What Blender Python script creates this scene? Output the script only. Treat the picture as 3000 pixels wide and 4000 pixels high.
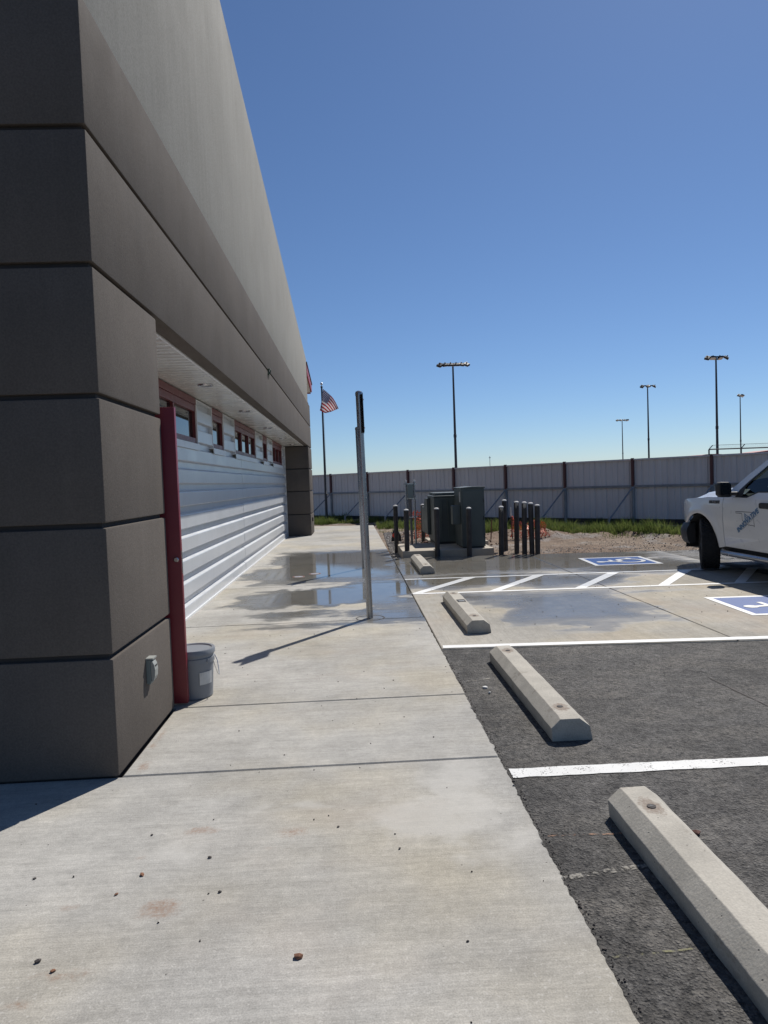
import bpy, bmesh, math, random
from mathutils import Vector, Matrix, noise as mnoise
R = math.radians
random.seed(7)
for o in list(bpy.data.objects): bpy.data.objects.remove(o)
scn = bpy.context.scene
COL = scn.collection

# ------------------------------------------------------------------ camera
cam_d = bpy.data.cameras.new('camera'); cam = bpy.data.objects.new('camera', cam_d); COL.objects.link(cam)
cam_d.sensor_fit = 'HORIZONTAL'; cam_d.sensor_width = 36.0; cam_d.lens = 36.0*1500/1659
cam_d.clip_start = 0.05; cam_d.clip_end = 3000
right = Vector((0.99834383, -0.04491746, -0.03594461)); up = Vector((0.03777517, 0.04059207, 0.99846148))
fwd = Vector((0.04338928, 0.99816567, -0.04222161))
m = Matrix((right, up, -fwd)).transposed().to_4x4(); m.translation = (0, 0, 1.5)
cam.matrix_world = m
scn.camera = cam

# ------------------------------------------------------------------ world and sun
SUN_EL, SUN_AZ = R(50.5), R(34.3)      # azimuth measured from +Y towards +X
w = bpy.data.worlds.new('World'); scn.world = w; w.use_nodes = True
nt = w.node_tree; nt.nodes.clear()
sky = nt.nodes.new('ShaderNodeTexSky'); sky.sky_type = 'NISHITA'; sky.sun_disc = False
sky.sun_elevation = SUN_EL; sky.sun_rotation = SUN_AZ
sky.altitude = 1500; sky.air_density = 1.0; sky.dust_density = 0.6; sky.ozone_density = 8.0
bg = nt.nodes.new('ShaderNodeBackground'); bg.inputs[1].default_value = 0.088
wo = nt.nodes.new('ShaderNodeOutputWorld')
nt.links.new(sky.outputs[0], bg.inputs[0]); nt.links.new(bg.outputs[0], wo.inputs[0])
sd = bpy.data.lights.new('sun', 'SUN'); sd.energy = 5.0; sd.angle = R(0.5); sd.color = (1.0, 0.955, 0.89)
sun = bpy.data.objects.new('sun', sd); COL.objects.link(sun)
sv = Vector((math.sin(SUN_AZ)*math.cos(SUN_EL), math.cos(SUN_AZ)*math.cos(SUN_EL), math.sin(SUN_EL)))
sun.rotation_euler = sv.to_track_quat('Z', 'Y').to_euler(); sun.location = sv*40
vs = scn.view_settings
vs.view_transform = 'Standard'; vs.look = 'None'; vs.exposure = 0.0; vs.gamma = 1.0; vs.use_curve_mapping = False

# ------------------------------------------------------------------ node helpers
class NT:
    def __init__(s, name):
        s.m = bpy.data.materials.new(name); s.m.use_nodes = True; s.t = s.m.node_tree; s.t.nodes.clear()
        s.out = s.t.nodes.new('ShaderNodeOutputMaterial'); s.b = s.t.nodes.new('ShaderNodeBsdfPrincipled')
        s.t.links.new(s.b.outputs[0], s.out.inputs[0])
        s.geo = s.t.nodes.new('ShaderNodeNewGeometry'); s.P = s.geo.outputs['Position']
    def n(s, t): return s.t.nodes.new(t)
    def put(s, v, sock):
        if isinstance(v, bpy.types.NodeSocket): s.t.links.new(v, sock)
        else: sock.default_value = v
    def math(s, op, a, b=0.0, c=0.0, clamp=False):
        n = s.n('ShaderNodeMath'); n.operation = op; n.use_clamp = clamp
        s.put(a, n.inputs[0]); s.put(b, n.inputs[1]); s.put(c, n.inputs[2]); return n.outputs[0]
    def vmath(s, op, a, b=(0, 0, 0)):
        n = s.n('ShaderNodeVectorMath'); n.operation = op; s.put(a, n.inputs[0]); s.put(b, n.inputs[1])
        return n.outputs['Value'] if op in ('LENGTH', 'DOT_PRODUCT', 'DISTANCE') else n.outputs[0]
    def noise(s, scale, detail=4, rough=.55, vec=None, dist=0.0):
        n = s.n('ShaderNodeTexNoise'); n.inputs['Scale'].default_value = scale; n.inputs['Detail'].default_value = detail
        n.inputs['Roughness'].default_value = rough; n.inputs['Distortion'].default_value = dist
        s.t.links.new(vec or s.P, n.inputs['Vector']); return n
    def nf(s, *a, **k): return s.noise(*a, **k).outputs['Fac']
    def vor(s, scale, vec=None, feat='F1'):
        n = s.n('ShaderNodeTexVoronoi'); n.inputs['Scale'].default_value = scale; n.feature = feat
        s.t.links.new(vec or s.P, n.inputs['Vector']); return n
    def ss(s, v, a, b):
        n = s.n('ShaderNodeMapRange'); n.interpolation_type = 'SMOOTHSTEP'
        s.put(v, n.inputs[0]); n.inputs[1].default_value = a; n.inputs[2].default_value = b; return n.outputs[0]
    def lin(s, v, a, b, c, d):
        n = s.n('ShaderNodeMapRange'); s.put(v, n.inputs[0])
        for i, q in enumerate((a, b, c, d)): n.inputs[i+1].default_value = q
        return n.outputs[0]
    def mix(s, f, a, b, mode='MIX'):
        n = s.n('ShaderNodeMix'); n.data_type = 'RGBA'; n.blend_type = mode
        s.put(f, n.inputs[0])
        for v, k in ((a, 6), (b, 7)):
            if isinstance(v, (tuple, list)): v = (*v, 1) if len(v) == 3 else v
            s.put(v, n.inputs[k])
        return n.outputs[2]
    def scale(s, col, f):
        n = s.n('ShaderNodeVectorMath'); n.operation = 'SCALE'
        if isinstance(col, (tuple, list)): n.inputs[0].default_value = col[:3]
        else: s.t.links.new(col, n.inputs[0])
        s.put(f, n.inputs['Scale']); return n.outputs[0]
    def map(s, sc, rot=(0, 0, 0), vec=None):
        n = s.n('ShaderNodeMapping'); n.inputs['Scale'].default_value = sc; n.inputs['Rotation'].default_value = rot
        s.t.links.new(vec or s.P, n.inputs[0]); return n.outputs[0]
    def bump(s, h, strength=.3, dist=.01, normal=None):
        n = s.n('ShaderNodeBump'); n.inputs['Strength'].default_value = strength if not isinstance(strength, bpy.types.NodeSocket) else 1
        if isinstance(strength, bpy.types.NodeSocket): s.t.links.new(strength, n.inputs['Strength'])
        n.inputs['Distance'].default_value = dist; s.t.links.new(h, n.inputs['Height'])
        if normal: s.t.links.new(normal, n.inputs['Normal'])
        return n.outputs[0]
    def blobs(s, lst, vec):
        """largest of 1-|(p-c)/r| over the ellipses ('e') and boxes ('b')"""
        sep = s.n('ShaderNodeSeparateXYZ'); s.t.links.new(vec, sep.inputs[0]); acc = None
        for (k, cx, cy, rx, ry) in lst:
            dx = s.math('DIVIDE', s.math('SUBTRACT', sep.outputs[0], cx), rx); dy = s.math('DIVIDE', s.math('SUBTRACT', sep.outputs[1], cy), ry)
            if k == 'e':
                q = s.math('SQRT', s.math('ADD', s.math('MULTIPLY', dx, dx), s.math('MULTIPLY', dy, dy))); sc = min(rx, ry)
            else: q = s.math('MAXIMUM', s.math('ABSOLUTE', dx), s.math('ABSOLUTE', dy)); sc = min(rx, ry)
            v = s.math('MULTIPLY', s.math('SUBTRACT', 1.0, q), min(sc, 1.2))
            acc = v if acc is None else s.math('MAXIMUM', acc, v)
        return acc
    def set(s, **k):
        for a, v in k.items():
            sock = s.b.inputs[{'col': 'Base Color', 'rough': 'Roughness', 'metal': 'Metallic', 'nor': 'Normal', 'ior': 'IOR', 'spec': 'Specular IOR Level', 'coat': 'Coat Weight', 'coatr': 'Coat Roughness', 'alpha': 'Alpha', 'trans': 'Transmission Weight'}[a]]
            if a == 'col' and isinstance(v, (tuple, list)): v = (*v[:3], 1)
            s.put(v, sock)
        return s.m

M = {}
def simple(name, col, rough=.6, metal=0.0, var=.12, vscale=3.0, grain=0.0, gscale=150, bump=0.0, bscale=120, coat=0.0, dist=.002, spec=.5, streak=0.0):
    t = NT(name); f = t.lin(t.nf(vscale, 5), .3, .7, 1-var, 1+var)
    if streak: f = t.math('MULTIPLY', f, t.lin(t.nf(1.0, 4, vec=t.map((14, 14, .5))), .3, .7, 1-streak, 1+streak))
    if grain: f = t.math('MULTIPLY', f, t.lin(t.nf(gscale, 2), .3, .7, 1-grain, 1+grain))
    kw = dict(col=t.scale(col, f), rough=t.lin(t.nf(vscale*2.3, 3), .3, .7, max(rough-.06, .02), min(rough+.06, 1)), metal=metal, coat=coat, spec=spec)
    if bump: kw['nor'] = t.bump(t.nf(bscale, 3), bump, dist)
    M[name] = t.set(**kw); return M[name]

simple('stucco_brown', (.112, .098, .086), .9, var=.11, vscale=1.3, grain=.11, gscale=95, bump=.5, bscale=120, dist=.003, spec=.15, streak=.03)
simple('stucco_grey', (.285, .275, .245), .9, var=.06, vscale=1.1, grain=.14, gscale=85, bump=.4, bscale=120, dist=.003, spec=.15, streak=.045)
simple('groove', (.045, .041, .04), .9)
simple('siding', (.60, .62, .635), .36, var=.035, vscale=1.2, streak=.02, metal=.15)
simple('soffit', (.66, .66, .63), .25, var=.03, vscale=1.5, metal=.1)
simple('flashing', (.70, .71, .71), .4, var=.06, vscale=5)
simple('red_frame', (.16, .035, .038), .45, var=.10, vscale=6)
simple('red_door', (.17, .016, .026), .42, var=.06, vscale=3)
simple('red_trim', (.36, .05, .06), .5, var=.08)
simple('dark_roof', (.06, .05, .05), .7)
simple('white_paint_metal', (.75, .75, .73), .5, var=.05)
simple('black_plastic', (.014, .014, .016), .6, var=.15, vscale=8)
simple('tyre', (.017, .017, .018), .85, var=.25, vscale=9, bump=.3, bscale=70)
simple('galvanised', (.30, .305, .315), .28, metal=.9, var=.06, vscale=5, streak=.16)
simple('galvanised_dull', (.25, .27, .30), .6, metal=.3, var=.15, vscale=6)
simple('steel_bright', (.62, .63, .64), .22, metal=1.0, var=.08)
simple('pole_bronze', (.042, .045, .055), .55, var=.1, vscale=2)
simple('bollard_paint', (.034, .030, .030), .62, var=.45, vscale=7, grain=.2, gscale=60, bump=.25, bscale=60)
simple('bollard_cap', (.55, .54, .52), .8, var=.15, vscale=20)
simple('transformer_green', (.062, .078, .076), .5, var=.10, vscale=3)
simple('meter_grey', (.17, .205, .20), .5, var=.06)
simple('outlet_grey', (.30, .31, .29), .5, var=.05)
simple('pvc_grey', (.13, .125, .13), .5, var=.1)
simple('pad_concrete', (.40, .355, .29), .9, var=.16, vscale=4, grain=.12, bump=.3)
simple('fence_panel', (.60, .585, .60), .5, var=.05, vscale=1.0, streak=.05)
simple('fence_red', (.085, .030, .034), .55, var=.1)
simple('bucket_grey', (.20, .215, .235), .5, var=.05, vscale=6)
simple('paper', (.55, .55, .53), .7, var=.1, vscale=20)
simple('mesh_orange', (.75, .16, .085), .6, var=.2, vscale=5)
simple('rust', (.13, .055, .04), .8, var=.3, vscale=12)
simple('gravel', (.245, .23, .215), .9, var=.45, vscale=11)
simple('clod', (.165, .108, .074), .95, var=.25, vscale=10)
simple('pebble_dark', (.07, .06, .055), .85, var=.3, vscale=60)
simple('pebble_red', (.20, .095, .055), .9, var=.3, vscale=60)
simple('bark', (.10, .085, .075), .95, var=.3, vscale=3)
simple('truck_white', (.62, .63, .64), .32, var=.015, coat=.7)
simple('chrome_dull', (.42, .42, .43), .3, metal=.9)
simple('seat_cloth', (.09, .085, .08), .9)
simple('interior', (.03, .03, .032), .8)
simple('decal_blue', (.050, .15, .29), .5, var=.05)
simple('decal_dark', (.03, .032, .04), .5)
simple('decal_grey', (.32, .34, .36), .5)
simple('red_light', (.60, .04, .02), .4)
simple('lamp_white', (.72, .72, .70), .4)
simple('lens_clear', (.5, .52, .52), .15, coat=1.0)
simple('sign_blue', (.03, .09, .32), .45)
simple('net_wire', (.10, .10, .11), .7)
simple('roof_red', (.30, .09, .08), .6)
simple('green_clip', (.015, .06, .035), .5)

t = NT('glass_dark'); M['glass_dark'] = t.set(col=(.012, .014, .015), rough=.03, ior=1.52, spec=.8)
t = NT('glass_truck')
tr = t.n('ShaderNodeBsdfTransparent'); tr.inputs[0].default_value = (.50, .56, .55, 1)
gl = t.n('ShaderNodeBsdfGlossy'); gl.inputs['Roughness'].default_value = .02
fr = t.n('ShaderNodeFresnel'); fr.inputs[0].default_value = 1.5
mx = t.n('ShaderNodeMixShader'); t.t.links.new(fr.outputs[0], mx.inputs[0]); t.t.links.new(tr.outputs[0], mx.inputs[1]); t.t.links.new(gl.outputs[0], mx.inputs[2])
t.t.links.new(mx.outputs[0], t.out.inputs[0]); M['glass_truck'] = t.m

# --- concrete, with real wet patches (damp stone: darker and glossy)
WET_WALK = [('b', -.35, 13.15, 1.35, 2.62), ('e', -1.35, 11.9, .62, 1.1), ('e', -.45, 9.35, 1.25, .95), ('e', -1.15, 8.85, .62, .42), ('e', .35, 9.6, .75, 1.5), ('e', -.75, 8.05, .62, .30), ('e', .45, 7.75, .5, .42), ('e', -.15, 7.42, 1.1, .16), ('e', .3, 8.1, .55, .35)]
DRY_WALK = [('e', -.08, 8.42, .30, .30), ('e', -.72, 8.62, .24, .17), ('e', -1.15, 10.2, .75, .20), ('e', -.95, 8.3, .25, .1), ('e', -1.5, 13.0, .18, .5), ('e', .62, 9.0, .25, .2)]
WET_SLAB = [('b', 3.0, 12.45, 3.2, 1.75), ('e', 1.6, 10.3, 1.7, .9), ('e', 3.1, 9.9, 1.3, .75), ('b', 2.45, 7.95, .95, 1.15), ('e', 2.2, 6.85, .34, .46), ('e', 1.5, 8.7, .7, .5), ('e', 3.7, 8.62, 1.1, .13), ('e', 4.7, 10.9, 1.4, .9), ('e', 2.8, 7.1, .3, .35)]
DRY_SLAB = [('e', 2.03, 6.72, .13, .10), ('e', 4.25, 9.6, .7, .35), ('e', .95, 8.5, .35, .4), ('e', 1.2, 7.2, .4, .9), ('e', 5.2, 9.6, .9, .5), ('e', 5.3, 12.05, .22, .14)]
STAIN = [('e', -.72, 3.03, .09, .05), ('e', -.32, 2.97, .10, .05), ('e', -.75, 2.47, .10, .07), ('e', -.965, 2.15, .10, .035), ('e', -1.04, 2.03, .05, .03), ('e', -1.08, 2.51, .07, .025), ('e', -.40, 2.85, .03, .02), ('e', -.93, 2.83, .03, .025), ('e', -1.2, 3.78, .05, .09), ('e', -1.235, 4.2, .03, .35)]
PALE = [('e', -.35, 3.22, .55, .10), ('e', .30, 3.05, .45, .22), ('e', .52, 3.2, .2, .6), ('e', -.85, 2.9, .35, .10), ('e', .42, 2.72, .12, .09)]
def concrete(name, base, wet, dry, broom, walk):
    t = NT(name)
    warp = t.vmath('MULTIPLY', t.vmath('SUBTRACT', t.noise(1.7, 4).outputs['Color'], (.5, .5, .5)), (1.1, .55, 0))
    pv = t.vmath('ADD', t.P, warp)
    n1 = t.nf(.9, 6, .6); n2 = t.nf(4.5, 5, .6); n3 = t.nf(170, 2); n4 = t.nf(38, 4, .7)
    st = t.nf(1.0, 5, .65, vec=t.map(broom)); st2 = t.nf(1.0, 3, .6, vec=t.map((broom[0]*.22, broom[1]*.22, 1)))
    f = t.math('MULTIPLY', t.lin(n1, .3, .7, .80, 1.17), t.lin(n2, .28, .72, .90, 1.09))
    f = t.math('MULTIPLY', f, t.lin(st, .25, .75, .85, 1.13)); f = t.math('MULTIPLY', f, t.lin(st2, .3, .7, .91, 1.07))
    f = t.math('MULTIPLY', f, t.lin(n3, .25, .75, .80, 1.20)); f = t.math('MULTIPLY', f, t.lin(n4, .25, .75, .86, 1.13)); f = t.math('MULTIPLY', f, t.lin(t.nf(11, 5, .7), .3, .7, .92, 1.08))
    tint = t.mix(t.ss(t.nf(.55, 4), .42, .66), base, (base[0]*1.03, base[1]*.975, base[2]*.86))
    col = t.scale(tint, f)
    if walk:
        pale = t.ss(t.math('ADD', t.blobs(PALE, pv), t.math('MULTIPLY', t.math('SUBTRACT', n2, .5), .35)), 0.0, .14)
        col = t.mix(t.math('MULTIPLY', pale, .55), col, (.47, .455, .42))
        sep = t.n('ShaderNodeSeparateXYZ'); t.t.links.new(t.P, sep.inputs[0])
        near = t.ss(sep.outputs[1], 2.75, 1.9)
        sp = t.ss(t.nf(58, 2, .5), .60, .70)
        col = t.mix(t.math('MULTIPLY', t.math('MULTIPLY', sp, near), .42), col, (.54, .52, .48))
        clay = t.math('MULTIPLY', t.ss(t.math('ADD', t.blobs(STAIN, t.P), t.math('MULTIPLY', t.math('SUBTRACT', t.nf(16, 5, .7), .5), .10)), 0.0, .045), t.lin(t.nf(60, 4, .75), .36, .64, .12, .85))
        col = t.mix(clay, col, (.25, .155, .105))
        dustn = t.ss(t.nf(.8, 4, .6, vec=t.map((1, 1.6, 1), (0, 0, .4))), .52, .72)
        col = t.mix(t.math('MULTIPLY', dustn, .16), col, (.44, .36, .29))
    else:
        rusty = t.ss(t.nf(.7, 4, .6, vec=t.map((1.6, .7, 1), (0, 0, .3))), .48, .70)
        col = t.mix(t.math('MULTIPLY', rusty, .30), col, (.40, .30, .215))
    # small dark specks of grit
    v = t.vor(9.0); speck = t.ss(v.outputs['Distance'], .045, .02)
    col = t.mix(t.math('MULTIPLY', speck, .75), col, (.06, .055, .05))
    wv = t.math('ADD', t.blobs(wet, pv), t.math('MULTIPLY', t.math('SUBTRACT', t.nf(3.2, 5, .62, vec=t.map((.8, 2.2, 1))), .5), .55))
    dv = t.math('ADD', t.blobs(dry, pv), t.math('MULTIPLY', t.math('SUBTRACT', t.nf(5.0, 4, .6), .5), .25))
    wv = t.math('SUBTRACT', wv, t.math('MULTIPLY', t.math('MAXIMUM', dv, 0.0), 2.2))
    damp = t.ss(wv, -.05, .10) if walk else t.math('MULTIPLY', t.ss(wv, -.05, .14), .85); sy_ = t.n('ShaderNodeSeparateXYZ'); t.t.links.new(t.P, sy_.inputs[0]); deep = t.ss(sy_.outputs[1], 9.2, 10.8); pool = t.ss(wv, .05, .42) if walk else t.math('MULTIPLY', t.ss(wv, .06, .50), t.lin(deep, 0, 1, .8, 1.0))
    wetcol = t.mix(.5, t.scale(col, .40), t.scale((.17, .165, .15), t.lin(n2, .3, .7, .85, 1.15)))
    col2 = t.mix(damp, col, wetcol)
    rg = t.mix(damp, (.86, .86, .86), (.34, .34, .34)); rg = t.mix(pool, rg, (.05, .05, .05) if walk else t.mix(deep, (.14, .14, .14), (.055, .055, .055)))
    rip = t.nf(1.0, 3, .5, vec=t.map((3, 9, 1)))
    h = t.math('ADD', t.math('MULTIPLY', n3, .5), t.math('ADD', t.math('MULTIPLY', st, .6), t.math('MULTIPLY', n4, .4)))
    bs = t.math('SUBTRACT', .34, t.math('MULTIPLY', pool, .325)); bs = t.math('MAXIMUM', bs, .004)
    nor = t.bump(h, bs, .004)
    M[name] = t.set(col=col2, rough=rg, nor=nor, spec=t.lin(damp, 0, 1, .35, .5))
concrete('concrete_walk', (.365, .353, .325), WET_WALK, DRY_WALK, (7, 110, 1), True)
concrete('concrete_slab', (.345, .325, .285), WET_SLAB, DRY_SLAB, (70, 4, 1), False)

# --- asphalt
t = NT('asphalt')
n1 = t.nf(1.1, 6, .62); n2 = t.nf(9, 6, .72); n3 = t.nf(46, 5, .72); n5 = t.nf(130, 2, .6)
va = t.vor(80); agg = t.ss(va.outputs['Distance'], .60, .12)
f = t.math('MULTIPLY', t.lin(n1, .3, .7, .72, 1.28), t.lin(n2, .28, .72, .55, 1.52))
f = t.math('MULTIPLY', f, t.lin(n3, .28, .72, .40, 1.75)); f = t.math('MULTIPLY', f, t.lin(n5, .3, .7, .75, 1.28))
col = t.scale((.084, .080, .075), f)
dust = t.ss(t.nf(1.0, 6, .72, vec=t.map((1.3, 2.4, 1))), .43, .68)
col = t.mix(t.math('MULTIPLY', dust, t.lin(n3, .38, .64, 0, .85)), col, (.20, .183, .16))
vs_ = t.vor(70); stone = t.ss(t.math('ADD', vs_.outputs['Color'], 0.0), .80, .86)
col = t.mix(t.math('MULTIPLY', t.math('MULTIPLY', stone, t.ss(vs_.outputs['Distance'], .5, .2)), .55), col, (.235, .225, .21))
pit = t.ss(t.nf(34, 3, .6), .42, .33); col = t.mix(t.math('MULTIPLY', pit, .7), col, (.016, .016, .017))
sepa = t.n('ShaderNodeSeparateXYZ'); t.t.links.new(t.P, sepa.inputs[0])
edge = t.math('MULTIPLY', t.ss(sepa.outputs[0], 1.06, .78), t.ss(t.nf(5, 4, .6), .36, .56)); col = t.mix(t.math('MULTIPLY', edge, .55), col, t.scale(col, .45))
wv = t.math('ADD', t.blobs([('b', 9.5, 13.5, 3.9, 4.6), ('e', 4.6, 5.3, 1.3, .5)], t.P), t.math('MULTIPLY', t.math('SUBTRACT', t.nf(2.2, 5, .6), .5), .8))
wet = t.ss(wv, .02, .35)
col = t.mix(wet, col, t.scale(col, .55))
h = t.math('ADD', t.math('MULTIPLY', agg, .35), t.math('ADD', t.math('MULTIPLY', n3, 1.1), t.math('MULTIPLY', n2, .8)))
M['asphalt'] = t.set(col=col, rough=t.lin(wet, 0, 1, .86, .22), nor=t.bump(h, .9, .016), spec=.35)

# --- road paint, worn through in places
def paint(name, col, wear, under, blue=False):
    t = NT(name); n = t.math('ADD', t.math('MULTIPLY', t.nf(90, 3, .6), .6), t.math('MULTIPLY', t.nf(14, 4, .65), .4))
    wr = t.ss(n, wear, wear-.05); f = t.lin(t.nf(6, 4), .3, .7, .9, 1.06)
    c = t.mix(wr, t.scale(col, f), under)
    wv = t.math('ADD', t.blobs(WET_SLAB, t.P), t.math('MULTIPLY', t.math('SUBTRACT', t.nf(3.2, 5, .62), .5), .5)); wt = t.ss(wv, .02, .2)
    M[name] = t.set(col=c, rough=t.lin(wt, 0, 1, .62, .28), nor=t.bump(t.nf(80, 3), .4, .004))
paint('paint_asphalt', (.64, .64, .62), .435, (.10, .095, .09))
paint('paint_slab', (.74, .74, .72), .31, (.38, .36, .33))
paint('paint_blue', (.016, .070, .26), .30, (.08, .12, .25))
for nm_, c_ in (('chalk_orange', (.36, .20, .12)), ('chalk_white', (.34, .32, .28)), ('chalk_yellow', (.24, .23, .12))):
    t = NT(nm_); n = t.math('ADD', t.math('MULTIPLY', t.nf(46, 4, .7), .6), t.math('MULTIPLY', t.nf(9, 3), .4)); M[nm_] = t.set(col=c_, rough=.9, alpha=t.math('MULTIPLY', t.ss(n, .46, .58), .75))

# --- wheel stop concrete
t = NT('stop_concrete'); f = t.math('MULTIPLY', t.lin(t.nf(5, 6, .65), .3, .7, .84, 1.12), t.lin(t.nf(120, 2), .3, .7, .9, 1.1))
col = t.scale((.405, .378, .325), f); stn = t.math('MULTIPLY', t.ss(t.nf(6.5, 4, .7), .60, .66), .5)
col = t.mix(stn, col, (.25, .22, .18)); pits = t.ss(t.vor(24).outputs['Distance'], .10, .05); col = t.mix(t.math('MULTIPLY', pits, .7), col, (.10, .09, .08))
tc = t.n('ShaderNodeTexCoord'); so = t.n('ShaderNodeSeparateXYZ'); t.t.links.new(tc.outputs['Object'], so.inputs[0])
ddx = t.math('DIVIDE', t.math('ADD', so.outputs[0], .006), .048); ddy = t.math('DIVIDE', t.math('SUBTRACT', t.math('ABSOLUTE', so.outputs[1]), .705), .085)
rr_ = t.math('ADD', t.math('SQRT', t.math('ADD', t.math('MULTIPLY', ddx, ddx), t.math('MULTIPLY', ddy, ddy))), t.math('MULTIPLY', t.math('SUBTRACT', t.nf(26, 5, .7), .5), 1.7))
stn2 = t.math('MULTIPLY', t.ss(rr_, 1.05, .75), t.math('MULTIPLY', t.ss(so.outputs[2], .115, .13), t.lin(t.nf(70, 3), .3, .7, .35, .95)))
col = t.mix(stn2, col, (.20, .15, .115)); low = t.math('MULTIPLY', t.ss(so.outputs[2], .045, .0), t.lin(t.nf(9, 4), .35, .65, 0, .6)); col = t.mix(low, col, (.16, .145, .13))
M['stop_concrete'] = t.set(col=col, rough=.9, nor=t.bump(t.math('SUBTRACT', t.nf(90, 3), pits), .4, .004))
t = NT('stop_stain'); n = t.math('ADD', t.nf(38, 4, .7), 0.0); t.set(col=t.mix(t.ss(n, .46, .56), (.40, .375, .33), (.215, .17, .13)), rough=.9); M['stop_stain'] = t.m
# --- dirt ground
t = NT('dirt'); n1 = t.nf(.35, 6, .6); n2 = t.nf(2.2, 6, .65); n3 = t.nf(22, 4, .65)
col = t.mix(t.ss(n1, .38, .62), (.185, .125, .084), (.235, .178, .128)); col = t.scale(col, t.math('MULTIPLY', t.lin(n2, .3, .7, .72, 1.2), t.lin(n3, .3, .7, .78, 1.2)))
gr = t.ss(t.nf(1.1, 5, .65), .52, .62); col = t.mix(t.math('MULTIPLY', gr, .6), col, t.scale((.27, .255, .24), t.lin(t.nf(40, 3), .3, .7, .5, 1.5)))
M['dirt'] = t.set(col=col, rough=.95, nor=t.bump(t.math('ADD', n3, n2), .9, .05))
# --- grass blades
t = NT('grass'); inf = t.nf(1.3, 4); col = t.mix(t.ss(inf, .35, .65), (.085, .130, .030), (.165, .215, .060))
fine = t.nf(35, 2); col = t.mix(t.ss(fine, .52, .62), col, (.17, .17, .06))
t.set(col=col, rough=.6, spec=.3)
tl = t.n('ShaderNodeBsdfTranslucent'); t.t.links.new(t.scale(col, 1.0), tl.inputs[0]); mx = t.n('ShaderNodeMixShader'); mx.inputs[0].default_value = .45
t.t.links.new(t.b.outputs[0], mx.inputs[1]); t.t.links.new(tl.outputs[0], mx.inputs[2]); t.t.links.new(mx.outputs[0], t.out.inputs[0]); M['grass'] = t.m
# --- flag cloth: stripes and a starry canton, by UV
t = NT('flag_cloth'); uv = t.n('ShaderNodeUVMap'); sp = t.n('ShaderNodeSeparateXYZ'); t.t.links.new(uv.outputs[0], sp.inputs[0])
U, V = sp.outputs[0], sp.outputs[1]
stripe = t.math('LESS_THAN', t.math('MODULO', t.math('MULTIPLY', V, 13.0), 2.0), 1.0)
col = t.mix(stripe, (.62, .60, .60), (.32, .025, .04))
cu = t.math('MULTIPLY', U, 6/.4); cv = t.math('MULTIPLY', V, 9/(7/13.0))
def star(off):
    a = t.math('SUBTRACT', t.math('FRACT', t.math('ADD', cu, off)), .5); b = t.math('SUBTRACT', t.math('FRACT', t.math('ADD', t.math('MULTIPLY', cv, .5), off)), .5)
    return t.math('LESS_THAN', t.math('ADD', t.math('MULTIPLY', a, a), t.math('MULTIPLY', b, b)), .045)
stars = t.math('MAXIMUM', star(0.0), star(.5))
cant = t.math('MULTIPLY', t.math('LESS_THAN', U, .4), t.math('LESS_THAN', V, 7/13.0))
col = t.mix(cant, col, t.mix(stars, (.02, .022, .085), (.5, .5, .55)))
t.set(col=col, rough=.8); tl = t.n('ShaderNodeBsdfTranslucent'); t.t.links.new(col, tl.inputs[0]); mx = t.n('ShaderNodeMixShader'); mx.inputs[0].default_value = .4
t.t.links.new(t.b.outputs[0], mx.inputs[1]); t.t.links.new(tl.outputs[0], mx.inputs[2]); t.t.links.new(mx.outputs[0], t.out.inputs[0]); M['flag_cloth'] = t.m

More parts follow.
